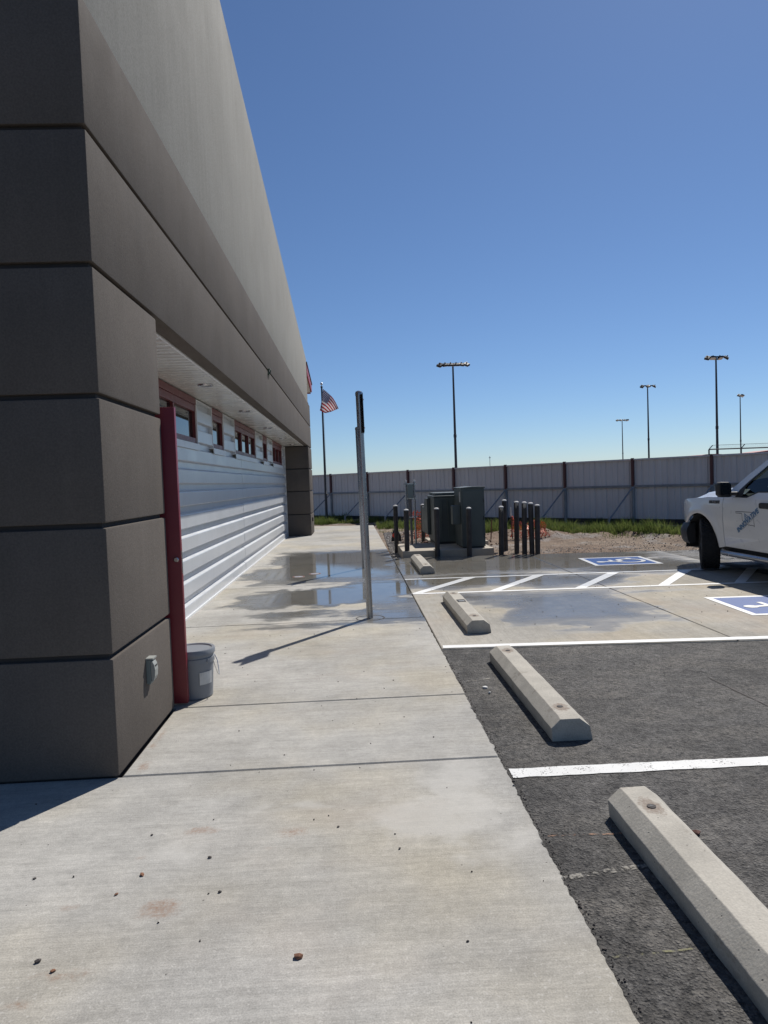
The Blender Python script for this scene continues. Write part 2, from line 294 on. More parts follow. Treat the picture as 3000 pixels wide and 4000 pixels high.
# ------------------------------------------------------------------ mesh helpers
class MB:
    def __init__(s): s.v = []; s.f = []
    def add(s, vs_, fs):
        b = len(s.v); s.v += [tuple(p) for p in vs_]; s.f += [tuple(b+i for i in f) for f in fs]; return s
    def box(s, x0, x1, y0, y1, z0, z1):
        return s.add([(x0, y0, z0), (x1, y0, z0), (x1, y1, z0), (x0, y1, z0), (x0, y0, z1), (x1, y0, z1), (x1, y1, z1), (x0, y1, z1)],
                     [(0, 3, 2, 1), (4, 5, 6, 7), (0, 1, 5, 4), (1, 2, 6, 5), (2, 3, 7, 6), (3, 0, 4, 7)])
    def obox(s, c, ax, ay, az):
        c, ax, ay, az = map(Vector, (c, ax, ay, az)); p = []
        for k in (-1, 1):
            for (i, j) in ((-1, -1), (1, -1), (1, 1), (-1, 1)): p.append(c+ax*i+ay*j+az*k)
        return s.add(p, [(0, 3, 2, 1), (4, 5, 6, 7), (0, 1, 5, 4), (1, 2, 6, 5), (2, 3, 7, 6), (3, 0, 4, 7)])
    def prism(s, pts, axis, a0, a1):
        n = len(pts)
        def P(p, a): return {'x': (a, p[0], p[1]), 'y': (p[0], a, p[1]), 'z': (p[0], p[1], a)}[axis]
        return s.add([P(p, a0) for p in pts]+[P(p, a1) for p in pts], [tuple(range(n))[::-1], tuple(range(n, 2*n))]+[(i, (i+1) % n, n+(i+1) % n, n+i) for i in range(n)])
    def tube(s, path, r, seg=10, cap=True):
        path = [Vector(p) for p in path]; rs = r if isinstance(r, (list, tuple)) else [r]*len(path); b = len(s.v); u = None
        for i, p in enumerate(path):
            d = (path[min(i+1, len(path)-1)]-path[max(i-1, 0)]).normalized()
            if u is None: u = d.orthogonal().normalized()
            else:
                u = (u-d*u.dot(d)); u = u.normalized() if u.length > 1e-6 else d.orthogonal().normalized()
            v = d.cross(u)
            for k in range(seg):
                a = 2*math.pi*k/seg; s.v.append(tuple(p+(u*math.cos(a)+v*math.sin(a))*rs[i]))
        for i in range(len(path)-1):
            for k in range(seg):
                s.f.append((b+i*seg+k, b+i*seg+(k+1) % seg, b+(i+1)*seg+(k+1) % seg, b+(i+1)*seg+k))
        if cap:
            s.f.append(tuple(b+k for k in range(seg))[::-1]); e = b+(len(path)-1)*seg; s.f.append(tuple(e+k for k in range(seg)))
        return s
    def lathe(s, prof, c=(0, 0, 0), seg=24, axis='z', close=False):
        b = len(s.v); n = len(prof)
        for k in range(seg):
            a = 2*math.pi*k/seg
            for (r, h) in prof:
                p = (r*math.cos(a), r*math.sin(a), h)
                if axis == 'x': p = (h, r*math.cos(a), r*math.sin(a))
                if axis == 'y': p = (r*math.sin(a), h, r*math.cos(a))
                s.v.append((c[0]+p[0], c[1]+p[1], c[2]+p[2]))
        for k in range(seg):
            for i in range(n if close else n-1):
                j = (i+1) % n; s.f.append((b+k*n+i, b+((k+1) % seg)*n+i, b+((k+1) % seg)*n+j, b+k*n+j))
        return s
    def mesh(s, name, mat, smooth=False, bevel=0.0, auto=None):
        me = bpy.data.meshes.new(name); bm = bmesh.new()
        vs_ = [bm.verts.new(p) for p in s.v]
        for f in s.f:
            if len(set(f)) < 3: continue
            try: bm.faces.new([vs_[i] for i in f])
            except ValueError: pass
        bmesh.ops.remove_doubles(bm, verts=bm.verts, dist=1e-5)
        bmesh.ops.recalc_face_normals(bm, faces=bm.faces)
        if bevel:
            es = [e for e in bm.edges if len(e.link_faces) == 2 and e.calc_face_angle(0) > R(25)]
            bmesh.ops.bevel(bm, geom=es, offset=bevel, segments=2, affect='EDGES', profile=.6, clamp_overlap=True)
        bm.to_mesh(me); bm.free()
        if smooth:
            for p in me.polygons: p.use_smooth = True
            me.set_sharp_from_angle(angle=R(auto or 40))
        me.materials.append(M[mat] if isinstance(mat, str) else mat); return me
    def build(s, name, mat, parent=None, smooth=False, bevel=0.0, loc=None, auto=None):
        o = bpy.data.objects.new(name, s.mesh(name, mat, smooth, bevel, auto)); COL.objects.link(o)
        if parent: o.parent = parent; 
        if loc: o.location = loc
        return o
def inst(name, me, parent=None, loc=(0, 0, 0), rz=0.0, sc=(1, 1, 1)):
    o = bpy.data.objects.new(name, me); COL.objects.link(o); o.location = loc; o.rotation_euler = (0, 0, rz); o.scale = sc
    if parent: o.parent = parent
    return o
def tag(o, label=None, cat=None, group=None, kind=None):
    if label: o['label'] = label
    if cat: o['category'] = cat
    if group: o['group'] = group
    if kind: o['kind'] = kind
    return o
def thing(name, label, cat, loc=(0, 0, 0), rz=0.0, group=None):
    o = bpy.data.objects.new(name, None); COL.objects.link(o); o.location = loc; o.rotation_euler = (0, 0, rz); o.empty_display_size = .2
    return tag(o, label, cat, group)
def copy_tree(o, parent=None):
    c = o.copy(); COL.objects.link(c)
    if parent: c.parent = parent
    for ch in list(o.children): copy_tree(ch, c)
    return c
def text_mesh(name, txt, size, mat, offset=0.0, shear=0.0, depth=.001):
    cu = bpy.data.curves.new(name, 'FONT'); cu.body = txt; cu.size = size; cu.extrude = depth; cu.offset = offset; cu.shear = shear; cu.align_x = 'CENTER'; cu.align_y = 'CENTER'; cu.resolution_u = 3
    tmp = bpy.data.objects.new(name, cu); COL.objects.link(tmp); bpy.context.view_layer.update()
    me = bpy.data.meshes.new_from_object(tmp.evaluated_get(bpy.context.evaluated_depsgraph_get())); bpy.data.objects.remove(tmp); bpy.data.curves.remove(cu)
    me.name = name; me.materials.clear(); me.materials.append(M[mat]); return me

# ------------------------------------------------------------------ GROUND
def fbm(x, y, s): return mnoise.fractal(Vector((x*s, y*s, 3.7)), .9, 2.0, 5)
def gridmesh(name, x0, x1, y0, y1, nx, ny, zf, mat):
    b = MB(); b.v = [(x0+(x1-x0)*i/nx, y0+(y1-y0)*j/ny, zf(x0+(x1-x0)*i/nx, y0+(y1-y0)*j/ny)) for j in range(ny+1) for i in range(nx+1)]
    b.f = [(j*(nx+1)+i, j*(nx+1)+i+1, (j+1)*(nx+1)+i+1, (j+1)*(nx+1)+i) for j in range(ny) for i in range(nx)]
    return b.build(name, mat, smooth=True, auto=80)
b = MB(); b.add([(-900, -300, -.16), (900, -300, -.16), (900, 1500, -.16), (-900, 1500, -.16)], [(0, 1, 2, 3)])
tag(b.build('ground', 'dirt'), kind='structure')
# far edge of the parking slab and end of the pavement, slightly skewed to the building
def far_edge(x): return 13.73-.125*(x-.73)
FP0, FD = Vector((-.913, 29.3, 0)), Vector((1.504, -1.585, 0))       # fence post 0 and post-to-post step
FDn = FD.normalized(); FNn = Vector((-FDn.y, FDn.x, 0)); FNn = FNn if FNn.y < 0 else -FNn   # towards the lot
def fence_dist(x, y): return (Vector((x, y, 0))-FP0).dot(FNn)
def dirt_z(x, y):
    d = fence_dist(x, y); e = y-far_edge(x)
    z = -.045+.05*fbm(x, y, .9)+.022*fbm(x, y, 4.0)
    if x > 3.6 and d > 0:
        r = math.exp(-((d-3.4-.5*fbm(x, y, .6))/.55)**2)*min(1, (x-3.6)/1.0); z += .12*r*(1+.9*fbm(x, y, 2.6))
    z += .10*math.exp(-(max(d, 0)/1.3)**2)
    k = min(1, max(0, (e-.02)/.5)) if x < 6.2 else min(1, max(0, (y-13.4)/.6))
    if x < .78 and y < 25.6: k = 0
    elif x < 1.3 and y < 25.2: k = min(k, max(.12, (x-.74)/.55))
    return -.10+(z+.10)*k
tag(gridmesh('dirt_ground', -6.5, 15.5, 12.9, 31.5, 150, 130, dirt_z, 'dirt'), kind='structure')

def ragged_rect(pts, jag, step, seedk):
    """polygon outline; sides listed in jag are broken into short jittered pieces"""
    rnd = random.Random(seedk); out = []; n = len(pts)
    for i in range(n):
        p, q = Vector(pts[i]), Vector(pts[(i+1) % n]); out.append(tuple(p))
        if i in jag:
            L = (q-p).length; k = max(2, int(L/step)); nn = Vector((-(q-p).y, (q-p).x)).normalized(); w_ = 0
            for a in range(1, k):
                w_ = .25*w_+rnd.uniform(-1, 1)*jag[i]*(.55 if rnd.random() < .88 else 1.8); out.append(tuple(p+(q-p)*(a+rnd.uniform(-.3, .3))/k+nn*w_))
    return out
def slab(name, pts, parent, mat, z=0.0, th=.11, jag={}, step=.03, sd_=1, bev=.006):
    o = ragged_rect(pts, jag, step, sd_); n = len(o); cx = sum(p[0] for p in o)/n; cy = sum(p[1] for p in o)/n
    b = MB(); ins = []
    for p in o:
        d = Vector((cx-p[0], cy-p[1])); d = d.normalized(); ins.append((p[0]+math.copysign(bev, d.x) if abs(d.x) > .05 else p[0], p[1]+math.copysign(bev, d.y) if abs(d.y) > .05 else p[1]))
    b.v = [(p[0], p[1], z-th) for p in o]+[(p[0], p[1], z-bev) for p in o]+[(p[0], p[1], z) for p in ins]
    b.f = [(i, (i+1) % n, n+(i+1) % n, n+i) for i in range(n)]+[(n+i, n+(i+1) % n, 2*n+(i+1) % n, 2*n+i) for i in range(n)]+[tuple(range(2*n, 3*n))]
    return b.build(name, mat, parent)

# asphalt lot: one sheet below the slab tops
b = MB(); b.prism(ragged_rect([(-9, -14), (40, -14), (40, 12.6), (5.84, 13.1), (5.84, 6.0), (.70, 6.25), (.70, -.98), (-9, -.98)], {}, .05, 3), 'z', -.10, -.012)  # unseen stretch behind the camera is added to cut bounced light
lot = tag(b.build('parking_lot', 'asphalt'), kind='structure')
# low crumbs of asphalt along the pavement's ragged edge
# pavement
b = MB(); b.box(-3.1, .66, -.9, 24.6, -.15, -.05); walk = tag(b.build('sidewalk', 'groove'), kind='structure')
EX = lambda y: .73-.004*max(0, y-13)
g_ = .006
JY = [-1.0, .9, 3.665, 4.785, 7.6, 10.37, 13.15, 15.85, 18.7, 21.6, 25.0]
for i in range(len(JY)-1):
    y0, y1 = JY[i]+g_, JY[i+1]-g_
    xl = -3.2 if y0 < 3.6 else -1.275 if y0 < 4.7 else -2.03 if y1 < 20.5 else -1.28 if y1 < 22 else -3.4
    if i == 8: xl = -2.03
    ya0, ya1 = (y0, y0); yb = y1
    R1 = (EX(y1), y1-(0.0 if i < 9 else .3)); L1 = (xl, y1+(0.0 if i < 9 else 1.1))
    pts = [(xl, y0), (EX(y0), y0), R1, L1]
    jj = {1: .007 if y1 < 5 else .005 if y1 < 8 else .003}
    slab('slab', pts, walk, 'concrete_walk', jag=jj, step=.016 if y1 < 5 else .03 if y1 < 8 else .12, sd_=10+i, bev=.007)
slab('slab', [(-5.5, 22.5), (-3.412, 22.5), (-3.412, 26.1), (-5.5, 26.6)], walk, 'concrete_walk', sd_=34)
# raised lip of broken concrete along the wall foot
# accessible bay slabs
def near_edge(x): return 6.125-.075*(x-.73)
b = MB(); b.prism([(.75, 6.3), (5.8, 6.0), (5.8, 12.9), (.75, 13.5)], 'z', -.15, -.06); bay = tag(b.build('parking_slab', 'groove'), kind='structure')
for i, (xa, xb) in enumerate([(.742, 3.34), (3.352, 5.84)]):
    slab('slab', [(xa, near_edge(xa)), (xb, near_edge(xb)), (xb, far_edge(xb)), (xa, far_edge(xa))], bay, 'concrete_slab', z=-.002, th=.12, jag={0: .004, 2: .004}, step=.08, sd_=50+i)

# painted marks (thin sheets)
def sheet(name, pts, z, mat, parent=None):
    b = MB(); b.add([(p[0], p[1], z) for p in pts], [tuple(range(len(pts)))]); return b.build(name, mat, parent)
def jline(p, q, w_, n=40, jit=.003, sd_=1):
    rnd = random.Random(sd_); p, q = Vector(p), Vector(q); d = (q-p).normalized(); nn = Vector((-d.y, d.x))
    a = [p+(q-p)*i/n-nn*(w_/2+rnd.uniform(-jit, jit)) for i in range(n+1)]; c = [p+(q-p)*i/n+nn*(w_/2+rnd.uniform(-jit, jit)) for i in range(n+1)]
    return [tuple(v) for v in a+c[::-1]]
def strip(name, p, q, w_, z, mat, n=40, jit=.003, sd_=1, parent=None):
    o = jline(p, q, w_, n, jit, sd_); k = len(o)//2; b = MB(); b.v = [(x, y, z) for x, y in o]; b.f = [(i, i+1, 2*k-2-i, 2*k-1-i) for i in range(k-1)]
    return b.build(name, mat, parent)
tag(strip('parking_line', (.752, 3.465), (5.6, 3.40), .108, -.008, 'paint_asphalt', 120, .004, 2), kind='structure')
tag(strip('parking_line', (.757, 6.185), (5.6, 5.835), .10, .002, 'paint_slab', 80, .002, 3), kind='structure')
ais = strip('aisle_marking', (.75, 9.20), (5.6, 8.93), .085, .002, 'paint_slab', 40, .002, 4); tag(ais, kind='structure')
strip('aisle_line', (.745, 10.60), (5.6, 10.34), .085, .002, 'paint_slab', 40, .002, 5, ais)
for k, x in enumerate([.80, 1.845, 2.985, 4.09, 5.1]):
    y0, y1 = 9.235-.056*(x-.75), 10.565-.054*(x+.2)
    b = MB(); b.add([(x-.075, y0, .0022), (x+.075, y0-.008, .0022), (x+1.03, y1, .0022), (x+.85, y1+.008, .0022)], [(0, 1, 2, 3)]); b.build('hatch_stripe', 'paint_slab', ais)
def access_symbol(cx, cy, s, rz):
    root = tag(bpy.data.objects.new('accessible_symbol', None), kind='structure'); COL.objects.link(root); root.location = (cx, cy, 0); root.rotation_euler = (0, 0, rz)
    h = s/2; q = h-.075; b = MB()
    b.add([(-h, -h, .002), (h, -h, .002), (h, h, .002), (-h, h, .002), (-q, -q, .002), (q, -q, .002), (q, q, .002), (-q, q, .002)], [(0, 1, 5, 4), (1, 2, 6, 5), (2, 3, 7, 6), (3, 0, 4, 7)])
    b.build('border', 'paint_slab', root)
    sheet('blue_field', [(-q, -q), (q, -q), (q, q), (-q, q)], .002, 'paint_blue', root)
    b = MB(); k = s/1.1; Z = .0055      # figure drawn upright in local xy (head up +y)
    def circ(x, y, r, n=20): b.add([(x+r*math.cos(2*math.pi*i/n), y+r*math.sin(2*math.pi*i/n), Z) for i in range(n)], [tuple(range(n))])
    def seg(p, q2, w0, z=Z):
        p, q2 = Vector(p), Vector(q2); d = (q2-p).normalized(); nn = Vector((-d.y, d.x))*w0/2
        b.add([(*(p-nn), z), (*(q2-nn), z), (*(q2+nn), z), (*(p+nn), z)], [(0, 1, 2, 3)])
    circ(-.10*k, .33*k, .075*k)
    seg((-.10*k, .27*k), (-.06*k, -.02*k), .075*k, Z+.0004); seg((-.085*k, .13*k), (.13*k, .13*k), .06*k, Z+.0008)
    seg((-.06*k, -.02*k), (.15*k, -.02*k), .08*k, Z+.0012); seg((.135*k, -.01*k), (.24*k, -.27*k), .075*k, Z+.0016); seg((.22*k, -.25*k), (.31*k, -.215*k), .06*k, Z+.002)
    n = 22; c0, r0, w0 = (-.06*k, -.15*k), .235*k, .07*k; vv = []
    for i in range(n+1):
        a = R(112+i*(252/n)); vv += [(c0[0]+(r0-w0/2)*math.cos(a), c0[1]+(r0-w0/2)*math.sin(a), Z+.0024), (c0[0]+(r0+w0/2)*math.cos(a), c0[1]+(r0+w0/2)*math.sin(a), Z+.0024)]
    b.add(vv, [(2*i, 2*i+2, 2*i+3, 2*i+1) for i in range(n)])
    b.build('wheelchair_figure', 'paint_slab', root)
access_symbol(4.555, 11.80, 1.12, R(90-3.5)); access_symbol(4.64, 7.44, 1.12, R(90-3))
for nm, p, q2, w_ in [('chalk_orange', (.755, 2.83), (1.075, 2.815), .012), ('chalk_white', (.74, 2.52), (1.09, 2.575), .03), ('chalk_yellow', (.75, 2.08), (1.02, 2.095), .010), ('chalk_white', (.80, 5.12), (.98, 5.16), .02)]:
    tag(strip('chalk_mark', p, q2, w_, -.008, nm, 16, .003, 9), kind='structure')
tag(strip('pavement_seam', (2.55, 4.95), (2.62, 3.7), .012, -.0085, 'pebble_dark', 20, .006, 21), kind='structure')

# round patches where posts and clean-outs sit in the pavement
def ring(name, x, y, r, label, mat='concrete_walk', rim='groove'):
    b = MB(); n = 28; vv = []
    rnd = random.Random(int(x*100)+7)
    for i in range(n):
        a = 2*math.pi*i/n; j = rnd.uniform(-.004, .004)
        vv += [(x+(r-.012)*math.cos(a), y+(r-.012)*math.sin(a), .002), (x+(r+j)*math.cos(a), y+(r+j)*math.sin(a), .002)]
    b.add(vv, [(2*i, 2*i+1, (2*i+3) % (2*n), (2*i+2) % (2*n)) for i in range(n)]); return b.build(name, rim, walk)
ring('post_footing_joint', .139, 7.68, .16, ''); ring('post_footing_joint', .149, 12.27, .16, '')

# ------------------------------------------------------------------ BUILDING
bld = thing('building', 'grey and brown stucco building with deep grooves, white soffit and ribbed metal wall', 'building', (0, 0, 0))
XF, XR, Y0, Y1, YP, YQ, YE = -1.28, -2.02, 3.64, 4.78, 20.75, 22.3, 22.3
GZ = [0.012, .645, 1.33, 2.0, 2.665, 3.35, 4.02]; gp = .013
b = MB(); b.box(-8, XF-.03, Y0+.03, Y1-.03, -.1, 2.7); b.build('pillar_core', 'groove', bld)
for i in range(4):
    b = MB(); b.box(-8, XF, Y0, Y1, GZ[i]+(gp if i else 0), GZ[i+1]-gp); b.build('stucco_panel', 'stucco_brown', bld, bevel=.012, smooth=True)
b = MB(); b.box(-3.2, XF-.03, YP+.03, YQ-.03, -.1, 2.7); b.build('pillar_core', 'groove', bld)
for i in range(4):
    b = MB(); b.box(-3.2, XF, YP, YQ, GZ[i]+(gp if i else 0), GZ[i+1]-gp); b.build('stucco_panel', 'stucco_brown', bld, bevel=.012, smooth=True)
foot = [(-8, Y0), (XF, Y0), (XF, YE), (XF-.14, YE), (XF-.14, Y0+.14), (-8, Y0+.14)]
core = [(-8, Y0+.03), (XF-.03, Y0+.03), (XF-.03, YE-.03), (XF-.13, YE-.03), (XF-.13, Y0+.13), (-8, Y0+.13)]
b = MB(); b.prism(core, 'z', 2.69, 4.1); b.build('band_core', 'groove', bld)
for i in (4, 5):
    b = MB(); b.prism(foot, 'z', GZ[i]+gp, GZ[i+1]-(gp if i == 4 else 0)); b.build('stucco_panel', 'stucco_brown', bld, bevel=.010, smooth=True)
roofz = lambda y: 7.60-.121*(y-3.64)
XU = XF-.022
b = MB(); b.prism([(Y0+.02, 4.0), (21.75, 4.0), (21.75, roofz(21.75)), (Y0+.02, roofz(Y0))], 'x', XU-.2, XU); b.build('gable_wall', 'stucco_grey', bld, bevel=.012, smooth=True)
b = MB(); b.box(-8, XU-.2, Y0+.02, Y0+.22, 4.0, roofz(Y0)); b.build('front_wall', 'stucco_grey', bld)
b = MB(); b.box(-8, XU-.2, 21.5, 21.75, 2.7, roofz(21.75)-.1); b.build('rear_wall', 'stucco_grey', bld)
# roof beyond the gable: dark sheet, red rake and eave boards
b = MB(); b.prism([(Y0+.3, roofz(Y0)-.2), (24.25, roofz(24.25)-.2), (24.25, roofz(24.25)-.14), (Y0+.3, roofz(Y0)-.14)], 'x', -8, XU-.22); rf = b.build('roof', 'dark_roof', bld)
b = MB(); b.prism([(21.76, roofz(21.76)-.14), (24.3, roofz(24.3)-.14), (24.3, roofz(24.3)-.08), (21.76, roofz(21.76)-.08)], 'x', -8, XU+.03); b.build('roof_edge', 'dark_roof', rf)
b = MB(); b.prism([(21.76, roofz(21.76)-.40), (24.25, roofz(24.25)-.40), (24.25, roofz(24.25)-.143), (21.76, roofz(21.76)-.143)], 'x', XU-.03, XU+.01); b.build('rake_board', 'red_trim', rf)
b = MB(); b.box(-8, XU-.032, 24.2, 24.25, roofz(24.25)-.45, roofz(24.25)-.143); b.build('eave_board', 'red_trim', rf)
b = MB(); b.prism([(21.77, roofz(21.76)-.42), (24.18, roofz(24.2)-.42), (24.18, roofz(24.2)-.40), (21.77, roofz(21.76)-.40)], 'x', -8, XU-.035); b.build('eave_soffit', 'white_paint_metal', rf)
# soffit of pressed boards running across
b = MB(); b.box(XR-.3, XF-.145, Y1, YP+.05, 2.74, 2.76); sof = b.build('soffit', 'soffit', bld)
bw = .29
sb = MB(); x0, x1 = XR-.02, XF-.142
prof = [(0.0, .022), (.014, .004), (.03, .0), (.118, .0), (.134, .004), (.146, .016), (.158, .004), (.174, 0), (.262, 0), (.278, .004), (.29, .022)]
vv = [(x0, a, h) for a, h in prof]+[(x1, a, h) for a, h in prof]; k = len(prof)
sb.add(vv, [(i, i+1, k+i+1, k+i) for i in range(k-1)]); sme = sb.mesh('soffit_board', 'soffit', smooth=True, auto=25)
ns = int((YP-Y1)/bw)
for i in range(ns+1):
    o = inst('soffit_board', sme, sof, (0, Y1+i*bw, 2.684+random.uniform(-.0012, .0012)))
b = MB(); b.box(XF-.165, XF-.141, Y1, YP, 2.672, 2.70); b.build('soffit_trim', 'flashing', bld)
# ribbed wall
wins = [(6.95, 9.10), (10.10, 10.95), (12.0, 14.53), (15.68, 16.50), (17.58, 19.95)]
SILL = 2.10
per, z0r = .2665, -.03
def ribprof(h): return [(0, 0), (0, .040), (h*0+.045, .0)]
b = MB(); b.box(XR-.20, XR-.012, Y1, YP, -.1, 2.12); b.build('wall_backing', 'siding', bld)
prv = Y1
for (a, c) in wins+[(YP, YP)]:
    if a > prv: b = MB(); b.box(XR-.20, XR-.012, prv, a-.03 if a < YP else YP, 2.121, 2.72); b.build('wall_backing', 'siding', bld)
    prv = c+.03
def rib(y0, y1, z, top=None, dx=0.0):
    hp = .178; zt = z+hp if top is None else min(z+hp, top)
    pf = [(XR-.011, z-.004), (XR+.036, z+.010), (XR+.038, z+.016), (XR+.038, zt-.014), (XR+.034, zt-.006), (XR-.011, zt+.012 if top is None else zt)]
    b = MB(); b.prism([(p[0]+dx, p[1]) for p in pf], 'y', y0, y1); return b.build('siding_rib', 'siding', bld)
nr = 0
for r_ in range(11):
    z = z0r+r_*per
    if z+.178 <= SILL+.01:
        rib(Y1, 12.60, z, dx=.0015*(r_ % 2)); rib(12.594, YP-.03, z+.004, dx=.004)
    else:
        prv = Y1
        for (a, c) in wins+[(YP, YP)]:
            if z < 2.64 and a-prv > .1: rib(prv, a-.03 if a < YP else YP-.03, z, top=2.672)
            prv = c+.03
b = MB(); b.box(XR-.01, XR+.05, YP-.028, YP-.002, 0, 2.67); b.build('corner_trim', 'flashing', bld)
b = MB(); b.box(XR-.01, XR+.055, Y1+.2, YP-.03, -.02, .022); b.build('base_flashing', 'flashing', bld)
for (a, c) in wins:
    n = max(1, round((c-a)/.88)); wn = thing('window', None, None); wn.parent = bld
    wn = wn
    for (ya, yb) in ((a-.028, a-.002), (c+.002, c+.028)):
        b = MB(); b.box(XR-.02, XR+.043, ya, yb, SILL-.02, 2.665); b.build('jamb_trim', 'flashing', wn)
    b = MB(); b.prism([(XR-.02, SILL-.01), (XR+.058, SILL-.018), (XR+.060, SILL-.10), (XR+.052, SILL-.10), (XR+.048, SILL-.03), (XR-.02, SILL-.03)], 'y', a-.04, c+.05); b.build('sill', 'flashing', wn)
    fb = MB(); xo, xi = XR+.026, XR-.06
    fb.box(xi, xo, a, c, SILL-.005, SILL+.055); fb.box(xi, xo, a, c, 2.50, 2.583); fb.box(xi, xo+.012, a, c, 2.587, 2.668)
    for k in range(n+1):
        y = a+(c-a)*k/n; fb.box(xi, xo-.002, max(a, y-.026), min(c, y+.026), SILL+.055, 2.50)
    fb.build('frame', 'red_frame', wn)
    for k in range(n):
        y = a+(c-a)*k/n; y2 = a+(c-a)*(k+1)/n
        b = MB(); b.box(XR-.022, XR-.012, y+.025, y2-.025, SILL+.05, 2.505); b.build('pane', 'glass_dark', wn)
# near inner jamb of the door, hidden behind the pillar
# door standing open against the pillar
dr = thing('open_door', 'dark red steel door standing open against the back of the near brown pillar', 'door', (-1.97, 4.845, 0))
b = MB(); b.box(0, .765, 0, .044, .012, 2.07); b.build('leaf', 'red_door', dr, bevel=.004, smooth=True)
b = MB(); b.lathe([(0, -.014), (.014, -.014), (.017, -.010), (.017, 0)], (.733, 0, 1.02), 16, 'y'); b.build('lock_cylinder', 'steel_bright', dr)
b = MB(); b.box(.7652, .767, .010, .034, .92, 1.08); b.build('latch_plate', 'steel_bright', dr)
for z in (.2, 1.0, 1.85):
    b = MB(); b.tube([(-.01, .022, z-.05), (-.01, .022, z+.05)], .008, 8); b.build('hinge', 'steel_bright', dr)
# ceiling lights in the soffit
for i, (x, y) in enumerate([(-1.63, 8.03), (-1.63, 10.86), (-1.66, 14.1), (-1.68, 17.3), (-1.68, 19.9)]):
    d = thing('ceiling_light', ['recessed ceiling light nearest the camera, in the white soffit', 'second recessed soffit light, above the single small window', 'third recessed soffit light, above the three-pane window', 'fourth recessed soffit light, above the far end windows', 'recessed soffit light nearest the dark far pillar'][i], 'light', (x, y, 2.678), 0, 'recessed lights in the soffit')
    b = MB(); b.lathe([(.062, .014), (.064, -.006), (.085, -.008), (.09, 0), (.09, .01)], seg=24); b.build('trim_ring', 'steel_bright', d, smooth=True)
    b = MB(); b.lathe([(0, .001), (.03, .0), (.06, .006)], seg=20); b.build('lens', 'lamp_white', d, smooth=True)
# outlet covers
def outlet(x, y, z, label):
    o = thing('outlet_cover', label, 'outlet cover', (x, y, z), 0, None)
    b = MB(); pr_ = [(0, -.073), (.02, -.078), (.026, -.068), (.026, .070), (0, .073)]; b.prism(pr_, 'y', -.036, .036); b.build('back_plate', 'meter_grey', o, bevel=.003)
    arc = [(.027, -.062), (.040, -.055), (.050, -.03), (.053, .01), (.048, .042), (.038, .062), (.027, .064)]
    b = MB(); b.prism(arc, 'y', -.033, .033); b.build('bubble_lid', 'outlet_grey', o, bevel=.003)
    b = MB(); b.box(.0, .044, -.038, .038, .074, .083); b.build('hood', 'outlet_grey', o)
    b = MB(); b.box(.045, .0525, -.02, .02, .030, .036); b.build('finger_slot', 'black_plastic', o)
outlet(XF, 4.22, .415, 'grey weatherproof outlet cover low on the near brown pillar')
b = MB(); b.box(XF, XF+.035, 21.3, 21.42, .40, .52); tag(b.build('outlet_cover', 'black_plastic', bevel=.006), 'small dark outlet box on the far brown pillar', 'outlet cover')
# clip stuck in the groove
c_ = thing('cable_clip', 'small dark green clip stuck in the groove of the brown band', 'clip', (XF, 11.15, 3.33))
b = MB(); b.tube([(0, .02, .03), (.035, .015, .035), (.05, .0, .0), (.03, -.01, -.045), (.0, 0, -.05)], .009, 8); b.build('loop', 'green_clip', c_)
b = MB(); b.tube([(.012, .03, .03), (.014, .03, -.06), (.010, .03, -.13)], [.010, .008, .002], 8); b.build('tail', 'green_clip', c_)

# ------------------------------------------------------------------ BUCKET
bk = thing('bucket', 'grey plastic bucket with lid and wire handle behind the red door', 'bucket', (-1.205, 5.06, .001))
H = .352
b = MB(); b.lathe([(0, .004), (.122, .0), (.128, .006), (.142, H-.10), (.150, H-.098), (.150, H-.062), (.143, H-.06), (.144, H-.045), (.150, H-.043), (.150, H-.03)], seg=40); b.build('pail', 'bucket_grey', bk, smooth=True)
b = MB(); b.lathe([(0, H-.008), (.128, H-.008), (.134, H), (.150, H+.002), (.156, H-.006), (.156, H-.034), (.151, H-.036)], seg=40); b.build('lid', 'bucket_grey', bk, smooth=True)
b = MB(); pth = []
for i in range(15):
    a = R(-88+176*i/14); pth.append((.155*math.sin(a)*1.0, 0, -.15*math.cos(a)*1.0))
pth = [(Matrix.Rotation(R(62), 4, 'Y') @ Matrix.Rotation(R(0), 4, 'X') @ Vector((0, p[0], p[2])))+Vector((0, 0, 0)) for p in pth]
b = MB(); b.tube([(.152, -.05, H-.08), (.16, -.045, H-.12), (.178, -.03, H-.19), (.18, 0, H-.205), (.172, .04, H-.19), (.155, .08, H-.12), (.135, .095, H-.08)], .0028, 8); b.build('wire_handle', 'steel_bright', bk, smooth=True)
b = MB(); vv = []
for i in range(7):
    a = R(-62+i*7.5); rr = .1385
    vv += [(rr*math.cos(a), rr*math.sin(a), .105), ((rr+.005)*math.cos(a), (rr+.005)*math.sin(a), .195)]
b.add(vv, [(2*i, 2*i+2, 2*i+3, 2*i+1) for i in range(6)]); b.build('paper_label', 'paper', bk)
for s_ in (-1, 1):
    b = MB(); b.lathe([(0, .008), (.012, .008), (.014, 0)], (0, 0, 0), 12, 'x'); o = b.build('handle_ear', 'bucket_grey', bk); o.location = (.148*math.cos(R(35*s_)), .148*math.sin(R(35*s_)), H-.08); o.rotation_euler = (0, 0, R(35*s_))

